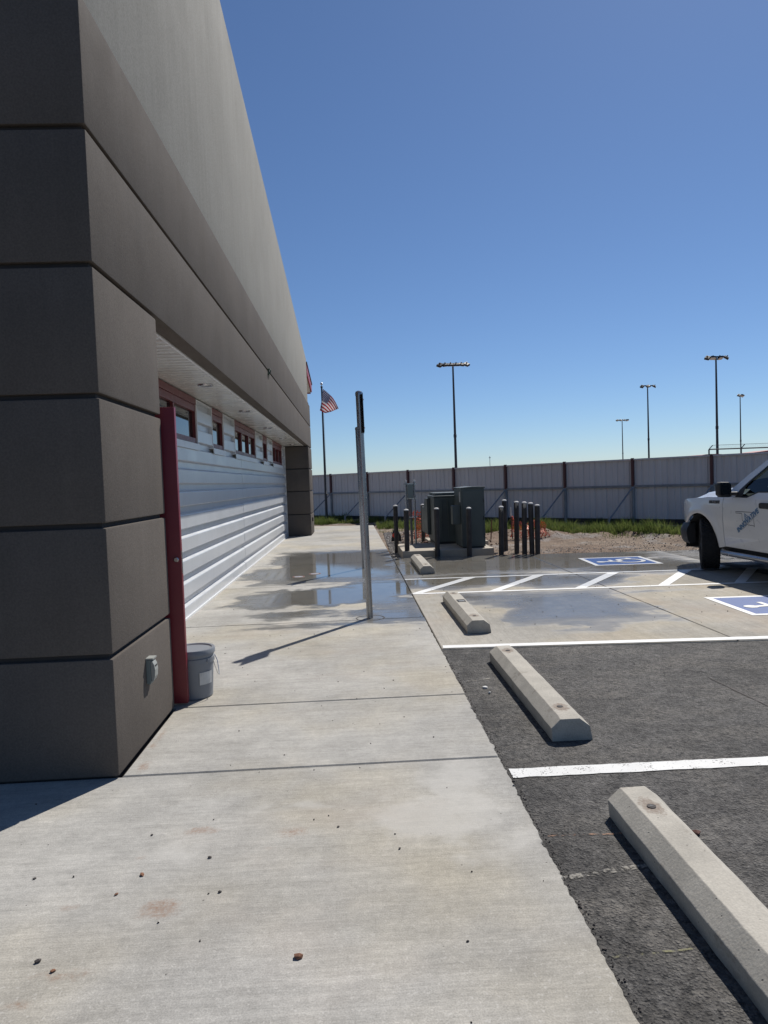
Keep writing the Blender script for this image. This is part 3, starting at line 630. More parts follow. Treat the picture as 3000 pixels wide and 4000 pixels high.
# ------------------------------------------------------------------ WHEEL STOPS
def wheel_stop(x, y0, y1, label, plaque=False, rz=0.0, chips=1, z=-.012):
    L = y1-y0; st_ = thing('wheel_stop', label, 'wheel stop', (x, (y0+y1)/2, z), rz, 'concrete wheel stops along the walk')
    pf = [(-.112, 0), (-.118, .078), (-.062, .134), (.050, .134), (.108, .082), (.122, 0)]
    rnd = random.Random(int(y0*77)); b = MB(); ny = 26
    for j in range(ny+1):
        yy = -L/2+L*j/ny
        ch = .022 if j in (0, ny) else 0.0
        for (px_, pz_) in pf:
            ax = rnd.uniform(-1, 1)*.0015
            b.v.append((px_+ax, yy+(ch*0), pz_+rnd.uniform(-1, 1)*.0012-(ch*.25 if pz_ > .1 else 0)))
    k = len(pf); b.f = [(j*k+i, j*k+(i+1) % k, (j+1)*k+(i+1) % k, (j+1)*k+i) for j in range(ny) for i in range(k)]
    b.f += [tuple(range(k))[::-1], tuple(ny*k+i for i in range(k))]
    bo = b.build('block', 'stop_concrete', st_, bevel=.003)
    for s_ in (-1, 1):
        yc = s_*(L/2-.20)
        b = MB(); b.lathe([(0, .1368), (.011, .1368), (.013, .1372), (.016, .1375), (.019, .1368)], (-.006, yc, 0), 14); b.build('pin_hole', 'pebble_dark', st_)
        b = MB(); b.lathe([(0, .1379), (.009, .1379)], (-.006, yc, 0), 12); b.build('pin_bore', 'black_plastic', st_)
    if plaque:
        b = MB(); b.box(-.045, .045, .10, .24, .134, .1385); b.build('plaque', 'interior', st_); b = MB(); b.box(-.03, .03, .115, .15, .139, .1395); b.build('plaque_print', 'decal_grey', st_)
    return st_
wheel_stop(1.19, 1.16, 2.97, 'nearest concrete wheel stop, cut off by the right edge of the photo', rz=R(.0))
wheel_stop(1.195, 3.86, 5.66, 'long concrete wheel stop on black asphalt between the two white lines')
wheel_stop(1.175, 6.67, 8.52, 'concrete wheel stop with a small dark plaque on top', plaque=True, z=0)
wheel_stop(1.155, 11.15, 13.0, 'farthest concrete wheel stop, on wet concrete before the bollards', z=0)

# ------------------------------------------------------------------ SIGN POSTS
def sign_post(x, y, h, label, lean):
    s_ = thing('sign_post', label, 'sign post', (x, y, 0), 0, 'sign posts along the walk'); s_.rotation_euler = (0, lean, 0)
    b = MB(); b.tube([(0, 0, -.05), (0, 0, h-.03)], .036, 20); b.build('post', 'galvanised', s_, smooth=True)
    b = MB(); b.lathe([(.038, h-.05), (.0395, h-.02), (.034, h-.002), (.015, h+.008), (0, h+.010)], seg=20); b.build('cap', 'galvanised', s_, smooth=True)
    b = MB(); b.box(.0365, .041, -.15, .15, h-.455, h-.03); b.build('sign_plate', 'black_plastic', s_, bevel=.001)
    b = MB(); b.box(.0412, .0422, -.14, .14, h-.445, h-.04); b.build('sign_face', 'sign_blue', s_)
    for z in (h-.09, h-.40):
        b = MB(); b.lathe([(0, .010), (.008, .010), (.008, 0)], (.0422, 0, z), 8, 'x'); b.build('bolt', 'steel_bright', s_)
sign_post(.135, 7.68, 2.51, 'nearer tall galvanised sign post standing in the dry pavement', R(-.75))
sign_post(.145, 12.27, 2.49, 'farther galvanised sign post in the puddle, mostly hidden behind the nearer one', R(-.7))
for (x, y, lab) in [(-.95, 11.45, 'round clean-out cover in the wet pavement, nearer the building'), (-.70, 11.75, 'round clean-out cover in the wet pavement beside the post shadow')]:
    c_ = thing('cleanout_cover', lab, 'drain cover', (x, y, 0)); 
    b = MB(); b.lathe([(.075, .001), (.085, .004), (.10, .004), (.105, .0)], seg=26); b.build('rim', 'rust', c_, smooth=True)
    b = MB(); b.lathe([(0, .004), (.02, .004), (.022, .002), (.074, .002)], seg=26); b.build('lid', 'galvanised_dull', c_, smooth=True)

# ------------------------------------------------------------------ UTILITY YARD
PZ = .12
pad = thing('concrete_pad', 'tan concrete equipment pad beyond the wet parking slab', 'pad', (0, 0, 0))
b = MB(); b.box(.94, 2.77, 13.72, 15.45, -.12, PZ); b.build('main_pad', 'pad_concrete', pad, bevel=.012)
b = MB(); b.box(1.72, 3.0, 15.455, 17.0, -.12, PZ-.01); b.build('rear_pad', 'pad_concrete', pad, bevel=.012)
cb = thing('switch_cabinet', 'tall dark green electrical cabinet on the concrete pad', 'cabinet', (2.16, 13.86, PZ))
b = MB(); b.box(0, .47, 0, .95, .03, 1.20); b.build('body', 'transformer_green', cb, bevel=.006)
b = MB(); b.prism([(-.015, 1.20), (.485, 1.20), (.485, 1.228), (.235, 1.24), (-.015, 1.222)], 'y', -.015, .965); b.build('top_cover', 'transformer_green', cb, bevel=.004)
b = MB(); b.box(.02, .45, .02, .93, 0, .03); b.build('plinth', 'black_plastic', cb)
b = MB(); b.box(.03, .44, -.012, -.001, .08, 1.16); b.build('front_door', 'transformer_green', cb, bevel=.004)
b = MB(); b.box(.4702, .49, .1, .85, .10, 1.12); b.build('side_flange', 'transformer_green', cb, bevel=.004)
for z in (.25, .6, .95):
    b = MB(); b.tube([(.445, -.012, z-.04), (.445, -.012, z+.04)], .008, 8); b.build('hinge', 'black_plastic', cb)
b = MB(); b.box(-.165, -.002, .10, .36, .48, .86); b.build('side_box', 'transformer_green', cb, bevel=.008)
b = MB(); b.box(-.022, -.002, .08, .11, .93, 1.14); b.build('edge_tape', 'paper', cb)
tf = thing('transformer', 'squat dark green pad-mounted transformer behind the tall cabinet', 'transformer', (1.74, 14.98, PZ))
b = MB(); b.box(0, .62, 0, 1.25, .05, 1.02); b.build('tank', 'transformer_green', tf, bevel=.01)
b = MB(); b.box(-.02, .60, -.02, 1.3, 1.022, 1.05); b.build('tank_lid', 'transformer_green', tf, bevel=.008)
b = MB(); b.box(.05, .75, .25, 1.35, 1.052, 1.11); b.build('rear_lid', 'transformer_green', tf, bevel=.01)
b = MB(); b.prism([(.75, .16), (2.05, .16), (2.05, .76), (1.55, .76), (1.2, .99), (.75, .99)], 'x', -.075, -.002); b.build('terminal_compartment', 'transformer_green', tf, bevel=.008)
for x in (.16, .30, .44):
    b = MB(); b.box(x-.008, x+.008, -.035, -.001, .15, .95); b.build('cooling_rib', 'transformer_green', tf)
b = MB(); b.box(.02, .60, .02, 1.2, 0, .048); b.build('base', 'black_plastic', tf)
rk = thing('meter_rack', 'grey meter box bolted between two galvanised pipe posts', 'meter box', (1.16, 15.23, PZ))
for x in (0, .185):
    b = MB(); b.tube([(x, 0, 0), (x, 0, 1.385)], .021, 12); p_ = b.build('post', 'galvanised', rk, smooth=True); b = MB(); b.lathe([(.025, 1.365), (.026, 1.40), (.02, 1.415), (0, 1.418)], (x, 0, 0), 12); b.build('post_cap', 'bollard_cap', p_, smooth=True)
b = MB(); b.box(.03, .158, -.045, .05, 1.02, 1.335); b.build('meter_enclosure', 'meter_grey', rk, bevel=.006)
for z in (1.33, 1.01, .60):
    b = MB(); b.box(-.045, .235, .022, .045, z-.016, z+.016); b.build('strut_channel', 'galvanised', rk)
    for x in (-.02, .03, .06, .09, .12, .155, .215):
        b = MB(); b.lathe([(0, -.008), (.009, -.008), (.009, 0)], (x, .021 if not .03 <= x <= .158 else -.046, z), 8, 'y'); b.build('bolt', 'steel_bright', rk)
b = MB(); b.tube([(.095, 0, 0), (.095, 0, 1.02)], .025, 12); b.build('conduit', 'pvc_grey', rk, smooth=True)
b = MB(); b.tube([(.055, .01, .55), (.055, .01, 1.02)], .010, 8); b.build('conduit', 'pvc_grey', rk, smooth=True)
BOL = [(.92, 15.32, .99, 'leftmost steel bollard, in the gravel beside the concrete pad'), (1.035, 13.80, .95, 'dark bollard at the front left corner of the concrete pad'), (1.70, 17.1, .93, 'bollard standing behind the pad, in front of the orange netting'), (1.625, 13.64, .96, 'dark bollard in front of the transformer'), (2.245, 13.56, .95, 'dark bollard in front of the tall green cabinet'), (2.88, 13.56, .95, 'bollard just right of the concrete pad'), (3.21, 14.65, 1.04, 'tallest looking bollard, set back right of the pad'), (3.28, 13.94, 1.02, 'scuffed bollard left of the orange netting'), (3.345, 13.56, 1.02, 'bollard with paint flaked off its top, before the netting'), (3.485, 13.52, 1.0, 'bollard half hidden by the rightmost one'), (3.575, 13.44, .96, 'rightmost bollard, at the edge of the wet slab')]
for i, (x, y, h, lab) in enumerate(BOL):
    bo = thing('bollard', lab, 'bollard', (x, y, 0), random.uniform(0, 6), 'dark steel bollards around the electrical equipment'); bo.rotation_euler = (R(random.uniform(-.8, .8)), R(random.uniform(-1.2, .2)), random.uniform(0, 6))
    b = MB(); b.tube([(0, 0, -.15), (0, 0, h-.02)], .05, 18); b.build('pipe', 'bollard_paint', bo, smooth=True)
    b = MB(); b.lathe([(.051, h-.024), (.049, h-.008), (.035, h+.004), (.015, h+.010), (0, h+.011)], seg=18); b.build('cap', 'bollard_cap', bo, smooth=True)
    if i in (5, 7, 8):
        b = MB(); vv = []; n = 7
        for k in range(n+1):
            a = R(-130+80*k/n); lo = random.uniform(.06, .14); vv += [(.0512*math.cos(a), .0512*math.sin(a), h-lo), (.0512*math.cos(a), .0512*math.sin(a), h-.026)]
        o = b.add(vv, [(2*k, 2*k+2, 2*k+3, 2*k+1) for k in range(n)]).build('bare_patch', 'pad_concrete', bo); o.rotation_euler = (0, 0, -bo.rotation_euler.z)
# orange netting: real strands
def netting(p0, p1, h0, h1, label, sag, cell=.05):
    p0, p1 = Vector(p0), Vector(p1); L = (p1-p0).length; nx = int(L/cell); nz = int(max(h0, h1)/cell); o = thing('safety_netting', label, 'netting', p0)
    d = (p1-p0)/L; nn = Vector((-d.y, d.x, 0))
    def P(i, j):
        s_ = i/nx; h = h0+(h1-h0)*s_+.06*math.sin(s_*9+1); z = h*j/nz-.02; bulge = .12*math.sin(s_*7+j*.35)+.07*math.sin(s_*15-j*.6)
        return d*(L*s_+.03*math.sin(j*.9+i*.3))+nn*bulge+Vector((0, 0, z+.02*math.sin(i*1.1+j*.7)))
    b = MB(); k = .010
    for i in range(nx):
        for j in range(nz):
            a, c, e, f_ = P(i, j), P(i+1, j), P(i+1, j+1), P(i, j+1)
            u = (c-a)*.34; v = (f_-a)*.34
            b.add([a, c, c+v, a+v], [(0, 1, 2, 3)]); b.add([a+v, a+v+u, f_+u, f_], [(0, 1, 2, 3)])
    b.build('mesh', 'mesh_orange', o); return o
netting((1.55, 18.3, 0), (2.35, 17.6, 0), .72, .62, 'orange safety netting behind the transformer', .1)
netting((3.98, 17.6, 0), (4.75, 16.9, 0), .52, .36, 'sagging orange safety netting behind the right bollards', .1)
for i, (x, y, h, lab) in enumerate([(3.98, 17.35, .78, 'rusty stake with a white tip left of the sagging netting'), (4.10, 17.3, .76, 'white-tipped stake leaning beside the netting'), (3.42, 17.3, .5, 'plain rusty stake left of the bollards')]):
    s_ = thing('stake', lab, 'stake', (x, y, -.03)); s_.rotation_euler = (0, R([-2, -4, 4][i]), 0)
    b = MB(); b.tube([(0, 0, 0), (0, 0, h*.72 if i < 2 else h)], .014, 6); b.build('rod', 'rust', s_)
    if i < 2: b = MB(); b.tube([(0, 0, h*.72), (0, 0, h)], .018, 8); b.build('tip', 'paper', s_)
bw_ = thing('barricade_light', 'black wedge-shaped base with a round red lens on the gravel', 'warning light', (1.06, 18.1, -.04))
b = MB(); b.prism([(-.11, 0), (.16, 0), (.14, .16), (.06, .30), (-.05, .30)], 'y', -.07, .07); b.build('base', 'black_plastic', bw_, bevel=.01)
b = MB(); b.lathe([(0, -.045), (.04, -.04), (.06, -.02), (.065, 0)], (-.02, -.072, .16), 18, 'y'); b.build('lens', 'red_light', bw_, smooth=True)
rg = MB(); rnd = random.Random(4)
pts = [Vector((1.62+rnd.uniform(-.05, .35), 16.2+rnd.uniform(0, .5), .0+rnd.uniform(.02, .12))) for _ in range(9)]
rg.tube(pts, .022, 6); tag(rg.build('tangled_strap', 'rust'), 'tangle of dark red strap on the ground behind the pad', 'strap')

# gravel and clods: too many to count
ico = bmesh.new(); bmesh.ops.create_icosphere(ico, subdivisions=1, radius=1.0); IV = [v.co.copy() for v in ico.verts]; IFc = [tuple(v.index for v in f.verts) for f in ico.faces]; ico.free()
def rocks(name, n, area, size, mat, label, cat, seedk, zf=dirt_z, parent=None):
    rnd = random.Random(seedk); b = MB(); c = 0
    while c < n:
        x, y = area(rnd); s_ = size(rnd); z = zf(x, y); e = Matrix.Rotation(rnd.uniform(0, 6), 3, 'Z') @ Matrix.Rotation(rnd.uniform(0, 6), 3, 'X')
        k = (rnd.uniform(.7, 1.3), rnd.uniform(.7, 1.2), rnd.uniform(.45, .8)); vv = []
        for v in IV:
            q = Vector((v.x*k[0], v.y*k[1], v.z*k[2]))*s_*rnd.uniform(.82, 1.15); q = e @ q; vv.append((x+q.x, y+q.y, z+q.z+s_*.15))
        b.add(vv, IFc); c += 1
    me = bpy.data.meshes.new(name); me.from_pydata(b.v, [], b.f); me.materials.append(M[mat]); o = bpy.data.objects.new(name, me); COL.objects.link(o)
    return tag(o, label, cat, None, 'stuff')
def ar_walk(r):
    y = r.uniform(13.8, 21.5); return (.73+abs(r.gauss(0, .22))+.02*(y-13), y)
rocks('gravel', 2600, ar_walk, lambda r: r.uniform(.012, .034), 'gravel', 'grey crushed gravel spilled along the pavement edge', 'gravel', 11)
def ar_right(r):
    x = r.uniform(2.8, 9.5); return (x, far_edge(min(x, 5.9))+.12+abs(r.gauss(0, 1.1)))
rocks('gravel', 4200, ar_right, lambda r: r.uniform(.004, .013), 'gravel', 'small grey gravel scattered on the dirt behind the bollards', 'gravel', 12)
def ar_ridge(r):
    while True:
        x = r.uniform(2.6, 10); y = r.uniform(13.6, 23); d = fence_dist(x, y)
        if abs(d-3.4) < r.expovariate(1/.45) and y > far_edge(min(x, 6))+.3: return (x, y)
rocks('dirt_clods', 800, ar_ridge, lambda r: r.uniform(.008, .026), 'clod', 'reddish dirt clods along the churned ridge before the grass', 'dirt', 13)
def ar_dirt2(r): return (r.uniform(.9, 3.4), r.uniform(15.6, 22))
rocks('dirt_clods', 700, ar_dirt2, lambda r: r.uniform(.010, .035), 'clod', 'dirt crumbs on the bare ground behind the pad', 'dirt', 14)
# crumbs of asphalt and grit by the pavement edge
def ar_edge(r): y = r.uniform(.9, 6.0); return (.735+abs(r.gauss(0, .012)), y)
rocks('asphalt_crumbs', 380, ar_edge, lambda r: r.uniform(.0015, .005), 'pebble_dark', 'black asphalt crumbs along the ragged pavement edge', 'crumbs', 15, zf=lambda x, y: -.010)
def ar_grit(r): return (r.uniform(-1.9, .7), r.uniform(1.4, 15))
rocks('grit', 200, ar_grit, lambda r: r.uniform(.002, .0055), 'pebble_dark', 'dark grit sprinkled over the pavement', 'grit', 16, zf=lambda x, y: .001)
def ar_grit2(r): return (r.uniform(.9, 5.6), r.uniform(6.3, 13))
rocks('grit', 160, ar_grit2, lambda r: r.uniform(.003, .008), 'pebble_dark', 'dark grit sprinkled over the accessible parking bays', 'grit', 17, zf=lambda x, y: .0)
# individual pebbles on the near slab
PB = [(-.638, 2.795, .011, 0), (-.551, 2.547, .010, 0), (-.229, 2.161, .019, 2), (-.881, 2.696, .014, 1), (-.939, 2.572, .010, 1), (-1.068, 2.22, .013, 0), (-1.302, 2.716, .009, 0), (-.933, 3.012, .009, 0), (-.564, 2.272, .005, 0), (-.688, 3.123, .006, 0), (-.12, 2.989, .009, 0), (.135, 2.779, .009, 0), (-1.0, 2.17, .012, 1)]
for i, (x, y, s_, k) in enumerate(PB):
    rnd = random.Random(i+90); b = MB(); sc = (rnd.uniform(.9, 1.3), rnd.uniform(.7, 1), rnd.uniform(.5, .7))
    s_ *= .78; b.add([(v.x*sc[0]*s_*rnd.uniform(.6, 1.3), v.y*sc[1]*s_*rnd.uniform(.6, 1.3), v.z*sc[2]*s_*rnd.uniform(.6, 1.2)) for v in IV], IFc)
    o = b.build('pebble', 'pebble_red' if k else 'pebble_dark', loc=(x, y, s_*.42)); o.rotation_euler = (0, 0, rnd.uniform(0, 6))
    if i == 0: tag(o, 'dark pebble farther from the camera of the two near the slab middle', 'pebble', 'pebbles on the near slab')
    elif i == 5: tag(o, 'dark pebble at the lower left, next to a reddish clod', 'pebble', 'pebbles on the near slab')
    elif k == 2: tag(o, 'largest brown clod on the near slab, low in the photo', 'pebble', 'pebbles on the near slab')
    elif k == 1: tag(o, {3: 'reddish clod, farther of the two left of the dark pebbles in mid slab', 4: 'reddish clod, nearer of the two left of the faint orange smear', 12: 'reddish clod beside a dark pebble at the lower left of the photo'}[i], 'pebble', 'pebbles on the near slab')
    else: tag(o, 'small dark pebble lying on the near pavement slab', 'pebble', 'pebbles on the near slab')
# scrap of white paper on the asphalt, and a rusty chip
for (x, y, s_, lab, mat, cat) in [(.90, 4.93, .022, 'crumpled white scrap on the asphalt beside the second wheel stop', 'paper', 'litter'), (.905, 4.80, .012, 'tiny white crumb nearest the crumpled scrap', 'paper', 'litter'), (1.375, 2.78, .017, 'small rusty brown chip right of the nearest wheel stop', 'rust', 'litter')]:
    rnd = random.Random(int(x*1000)); b = MB(); b.add([(v.x*s_*rnd.uniform(.5, 1.4), v.y*s_*rnd.uniform(.5, 1.3), v.z*s_*rnd.uniform(.3, .9)) for v in IV], IFc); tag(b.build('litter_scrap', mat, loc=(x, y, -.004)), lab, cat)

# ------------------------------------------------------------------ FENCE
fe = thing('metal_fence', 'long white corrugated metal fence with dark red posts and diagonal braces', 'fence', FP0)
fe.rotation_euler = (0, 0, math.atan2(FD.y, FD.x)); SP = FD.length; ZT = 1.93; ZB = .17
# local x runs along the fence; local -y faces the lot
pb = MB(); nrb = 12; vv = []
xs = [0.0]
for k in range(nrb):
    c = SP*(k+.5)/nrb; big = .022 if k % 2 else .012; wd = .026 if k % 2 else .014
    for (dx_, dy_) in ((-wd-.012, 0), (-wd, big), (wd, big), (wd+.012, 0)): vv.append((c+dx_, dy_))
vv = [(0, 0)]+vv+[(SP, 0)]; n = len(vv)
pb.v = [(x, y+.03, ZB) for x, y in vv]+[(x, y+.03, ZT-.03) for x, y in vv]; pb.f = [(i, i+1, n+i+1, n+i) for i in range(n-1)]
pme = pb.mesh('panel', 'fence_panel')
q = MB(); q.box(-.035, .035, -.055, .02, 1.13, ZT+.02); up_me = q.mesh('post', 'fence_red')
q = MB(); q.tube([(0, -.02, -.2), (0, -.02, 1.13)], .045, 10); lo_me = q.mesh('post_foot', 'galvanised_dull', smooth=True)
q = MB(); q.box(0, SP, -.035, .01, 1.10, 1.165); mr = q.mesh('mid_rail', 'galvanised_dull')
q = MB(); q.box(0, SP, -.03, .06, ZT-.045, ZT); tr_ = q.mesh('top_rail', 'fence_panel')
q = MB(); q.box(0, SP, .0, .05, -.1, ZB+.02); gap_me = q.mesh('gap_shade', 'interior')  # dark strip coloured as the earth's shade in the gap under the panels
q = MB(); q.tube([(0, -.06, 1.10), (-.25, -1.05, .22)], .024, 8); br = q.mesh('brace', 'galvanised_dull', smooth=True)
q = MB(); q.tube([(-.25, -1.06, -.15), (-.25, -1.06, .26)], .036, 10); bf = q.mesh('brace_foot', 'galvanised_dull', smooth=True)
for k in range(-3, 11):
    inst('panel', pme, fe, (k*SP, 0, 0)); inst('mid_rail', mr, fe, (k*SP, 0, 0)); inst('top_rail', tr_, fe, (k*SP, 0, 0)); inst('gap_shade', gap_me, fe, (k*SP, 0, 0))
    p_ = inst('post', up_me, fe, (k*SP, 0, 0)); inst('post_foot', lo_me, p_); bb = inst('brace', br, fe, (k*SP, 0, 0)); inst('brace_foot', bf, bb)

# ------------------------------------------------------------------ GRASS
def grass(name, n, area, hgt, label, seedk):
    rnd = random.Random(seedk); V = []; F = []
    for _ in range(n):
        x, y, g = area(rnd); z = dirt_z(x, y)-.01; h = hgt(rnd)*g; a = rnd.uniform(0, 2*math.pi); w_ = rnd.uniform(.004, .009); ln = rnd.uniform(.15, .75)*h; b2 = rnd.uniform(0, 2*math.pi)
        dx, dy = math.cos(a)*w_, math.sin(a)*w_; lx, ly = math.cos(b2)*ln, math.sin(b2)*ln; i = len(V)
        V += [(x-dx, y-dy, z), (x+dx, y+dy, z), (x-dx*.7+lx*.4, y-dy*.7+ly*.4, z+h*.6), (x+dx*.7+lx*.4, y+dy*.7+ly*.4, z+h*.6), (x+lx, y+ly, z+h)]; F += [(i, i+1, i+3, i+2), (i+2, i+3, i+4)]
    me = bpy.data.meshes.new(name); me.from_pydata(V, [], F); me.materials.append(M['grass']); o = bpy.data.objects.new(name, me); COL.objects.link(o); return tag(o, label, 'grass', None, 'stuff')
def ga(k0, k1, d0, d1):
    def f(r):
        while True:
            s_ = r.uniform(k0, k1)*SP; d = r.uniform(d0, d1); p = FP0+FDn*s_+FNn*d
            c = .5+.5*fbm(p.x, p.y, .8)+.35*fbm(p.x, p.y, 2.3); mid = 1-abs((d-(d0+d1)/2)/((d1-d0)/2))
            if p.x < .8 and p.y < 25.9+(.7-p.x)*.35: continue
            if c > .42+.30*(1-min(1, mid*2.2)): return (p.x, p.y, max(.25, .35+1.5*max(0, c-.38)))
    return f
grass('grass', 48000, ga(-1.6, 9.5, .45, 3.4), lambda r: r.uniform(.14, .36), 'bright green weedy grass strip along the foot of the fence', 5)
grass('grass', 1800, lambda r: (lambda p: (p[0], p[1], .8))(ga(-1.0, 9, 2.8, 4.0)(r)), lambda r: r.uniform(.04, .12), 'sparse short weeds at the dirt edge of the grass strip', 6)

# ------------------------------------------------------------------ FLAG POLE AND FLAG
fp = thing('flagpole', 'slim dark flagpole with a shiny ball top before the fence', 'flagpole', (-1.11, 28.3, 0))
b = MB(); b.tube([(0, 0, -.1), (0, 0, 5.42)], [.055, .032], 12); b.build('pole', 'pole_bronze', fp, smooth=True)
b = MB(); b.lathe([(.030, 5.40), (.045, 5.42), (.045, 5.47), (.012, 5.49), (.010, 5.52)], seg=12); b.build('truck_cap', 'pole_bronze', fp, smooth=True)
b = MB(); b.lathe([(.055*math.sin(R(180*i/14)), 5.575-.055*math.cos(R(180*i/14))) for i in range(15)], seg=20); b.build('ball', 'steel_bright', fp, smooth=True)
b = MB(); b.tube([(.05, -.04, 5.4), (.06, -.06, 3.0), (.04, -.04, 1.2)], .004, 5); b.build('rope', 'white_paint_metal', fp)
b = MB(); b.box(.03, .06, -.05, -.02, 1.12, 1.22); b.build('cleat', 'steel_bright', fp)
nu, nv = 30, 26; V = []; UVs = []
for j in range(nv+1):
    for i in range(nu+1):
        s_, t_ = i/nu, j/nv
        x0, z0 = .035-.15*(t_**1.4), -.0-.86*t_; x1, z1 = .64-.50*t_**1.2, -.80-.18*t_
        sg = s_**.9; x = x0+(x1-x0)*sg+.05*math.sin(s_*3.1)*(1-t_); z = z0+(z1-z0)*s_+.05*math.sin(s_*math.pi)*(1-t_*1.2)
        y = .085*math.sin(s_*8+t_*2.2)*s_**.5+.05*math.sin(t_*7+s_*3)*(.2+s_)
        V.append((x, y, z)); UVs.append((s_, t_))
me = bpy.data.meshes.new('flag'); me.from_pydata(V, [], [(j*(nu+1)+i, j*(nu+1)+i+1, (j+1)*(nu+1)+i+1, (j+1)*(nu+1)+i) for j in range(nv) for i in range(nu)])
uvl = me.uv_layers.new(name='UVMap')
for lp in me.loops: uvl.data[lp.index].uv = UVs[lp.vertex_index]
for p in me.polygons: p.use_smooth = True
me.materials.append(M['flag_cloth']); fl = bpy.data.objects.new('flag', me); COL.objects.link(fl); fl.location = (-1.10, 28.24, 5.36)
tag(fl, 'drooping red, white and blue flag with stars and stripes on the pole', 'flag')

# ------------------------------------------------------------------ FIELD LIGHTS AND FAR THINGS
def field_light(x, y, h, hw, lamps, r0, label, ang=0.0, knocks=()):
    o = thing('field_light', label, 'light pole', (x, y, -.1), ang, 'ball field lights beyond the fence')
    b = MB(); b.tube([(0, 0, 0), (0, 0, h*.5), (0, 0, h)], [r0, r0*.8, r0*.55], 10); b.build('pole', 'pole_bronze', o, smooth=True)
    b = MB(); b.box(-hw*.88, hw*.88, -.05, .05, h-.10, h+.02); b.build('cross_arm', 'pole_bronze', o)
    b = MB(); b.lathe([(r0*.6, h*.45), (r0*1.0, h*.455), (r0*1.0, h*.475), (r0*.6, h*.48)], seg=10); b.build('band', 'pole_bronze', o)
    for i, (dx, tilt, yaw) in enumerate(lamps):
        fx = thing('lamp', None, None); fx.parent = o; fx.location = (dx*hw, -.12, h-.14); fx.rotation_euler = (R(24), R(tilt), R(yaw)); s_ = max(hw*.22, .24)
        b = MB(); b.prism([(-s_, -.05), (-s_*.8, .10), (s_*.8, .10), (s_, -.05)], 'y', -s_*1.0, s_*.7); b.build('housing', 'black_plastic', fx, bevel=.02)
        b = MB(); b.box(-s_*.92, s_*.92, -s_*.95, s_*.62, -.075, -.052); b.build('visor', 'lamp_white', fx)
        b = MB(); b.box(-.04, .04, -.04, .04, .10, .24); b.build('yoke', 'pole_bronze', fx)
    return o
field_light(9.0, 60, 11.65, 1.26, [(-.9, -28, 30), (-.55, -8, 10), (-.18, 0, 0), (.2, 0, 0), (.55, 10, -10), (.92, 24, -30)], .135, 'tall six-lamp field light pole, leftmost beyond the fence')
field_light(36.9, 85, 12.45, .95, [(-.85, -38, 20), (0, -12, 0), (.85, 32, -20)], .125, 'three-lamp field light pole in the middle of the right group', .1)
field_light(32.2, 60, 11.6, .97, [(-.9, -36, 25), (-.35, -6, 160), (.38, 6, 190), (.9, 34, -25)], .125, 'tallest right-hand field light pole with four lamps', .05)
field_light(51.4, 130, 11.9, 1.15, [(-.9, -16, 0), (-.3, -6, 0), (.3, 6, 0), (.9, 12, 180)], .12, 'smallest and farthest field light pole with four lamps', .1)
field_light(57.2, 100, 12.6, .55, [(-1.2, -30, 0), (.3, 10, 60), (.9, 40, 100)], .11, 'rightmost thin field light pole with lamps turned sideways', .6)
ms = thing('antenna_mast', 'tiny distant antenna mast just above the fence top', 'mast', (39.9, 200, -.1))
b = MB(); b.tube([(0, 0, 0), (0, 0, 8.2)], [.12, .06], 6); b.build('shaft', 'galvanised_dull', ms)
b = MB(); b.box(-.25, .25, -.1, .1, 7.6, 7.8); b.build('cross_piece', 'galvanised_dull', ms)
# netted backstop frame beyond the fence
bs = thing('netted_frame', 'dark pipe frame with fine netting above the fence, upper right', 'backstop', (0, 0, 0))
def pipe(nm, a, c, r_=.03): b = MB(); b.tube([a, c], r_, 6); b.build(nm, 'pole_bronze', bs)
pipe('rail', (16.77, 32, 2.51), (23.5, 32, 2.50)); pipe('top_wire', (16.94, 32, 2.70), (23.6, 32, 2.72), .008)
for x in (16.77, 18.32, 19.95, 21.5): pipe('upright', (x, 32, -.1), (x, 32, 2.51), .035); pipe('arm', (x, 32, 2.51), (x+.18, 32, 2.70), .02)
nb = MB()
for i in range(130): x = 16.8+i*.05; nb.box(x, x+.002, 31.998, 32.0, 2.51, 2.70)
for j in range(4): nb.box(16.85, 23.4, 31.996, 31.998, 2.52+.05*j, 2.5215+.05*j)
tag(nb.build('net', 'net_wire', bs), kind='stuff')
sh = thing('dugout_shelter', 'low dugout shelter with pale red roof barely showing over the fence', 'shelter', (17.3, 33.5, 0))
b = MB(); b.prism([(-.3, 2.25), (.1, 2.32), (.6, 2.33), (1.2, 2.28), (1.2, 2.2), (-.3, 2.2)], 'y', 0, 2.0); b.build('roof', 'roof_red', sh)
for x in (-.2, 1.8): b = MB(); b.box(x-.04, x+.04, .1, .18, -.1, 2.2); b.build('post', 'pole_bronze', sh)
sh = thing('dugout_shelter', 'red roofed shelter at the right edge above the fence', 'shelter', (21.0, 34.0, 0))
b = MB(); b.prism([(-1.3, 2.30), (.3, 2.46), (2.4, 2.56), (2.4, 2.2), (-1.3, 2.2)], 'y', 0, 2.0); b.build('roof', 'roof_red', sh)
for x in (-1.0, 2.2): b = MB(); b.box(x-.04, x+.04, .1, .18, -.1, 2.2); b.build('post', 'pole_bronze', sh)
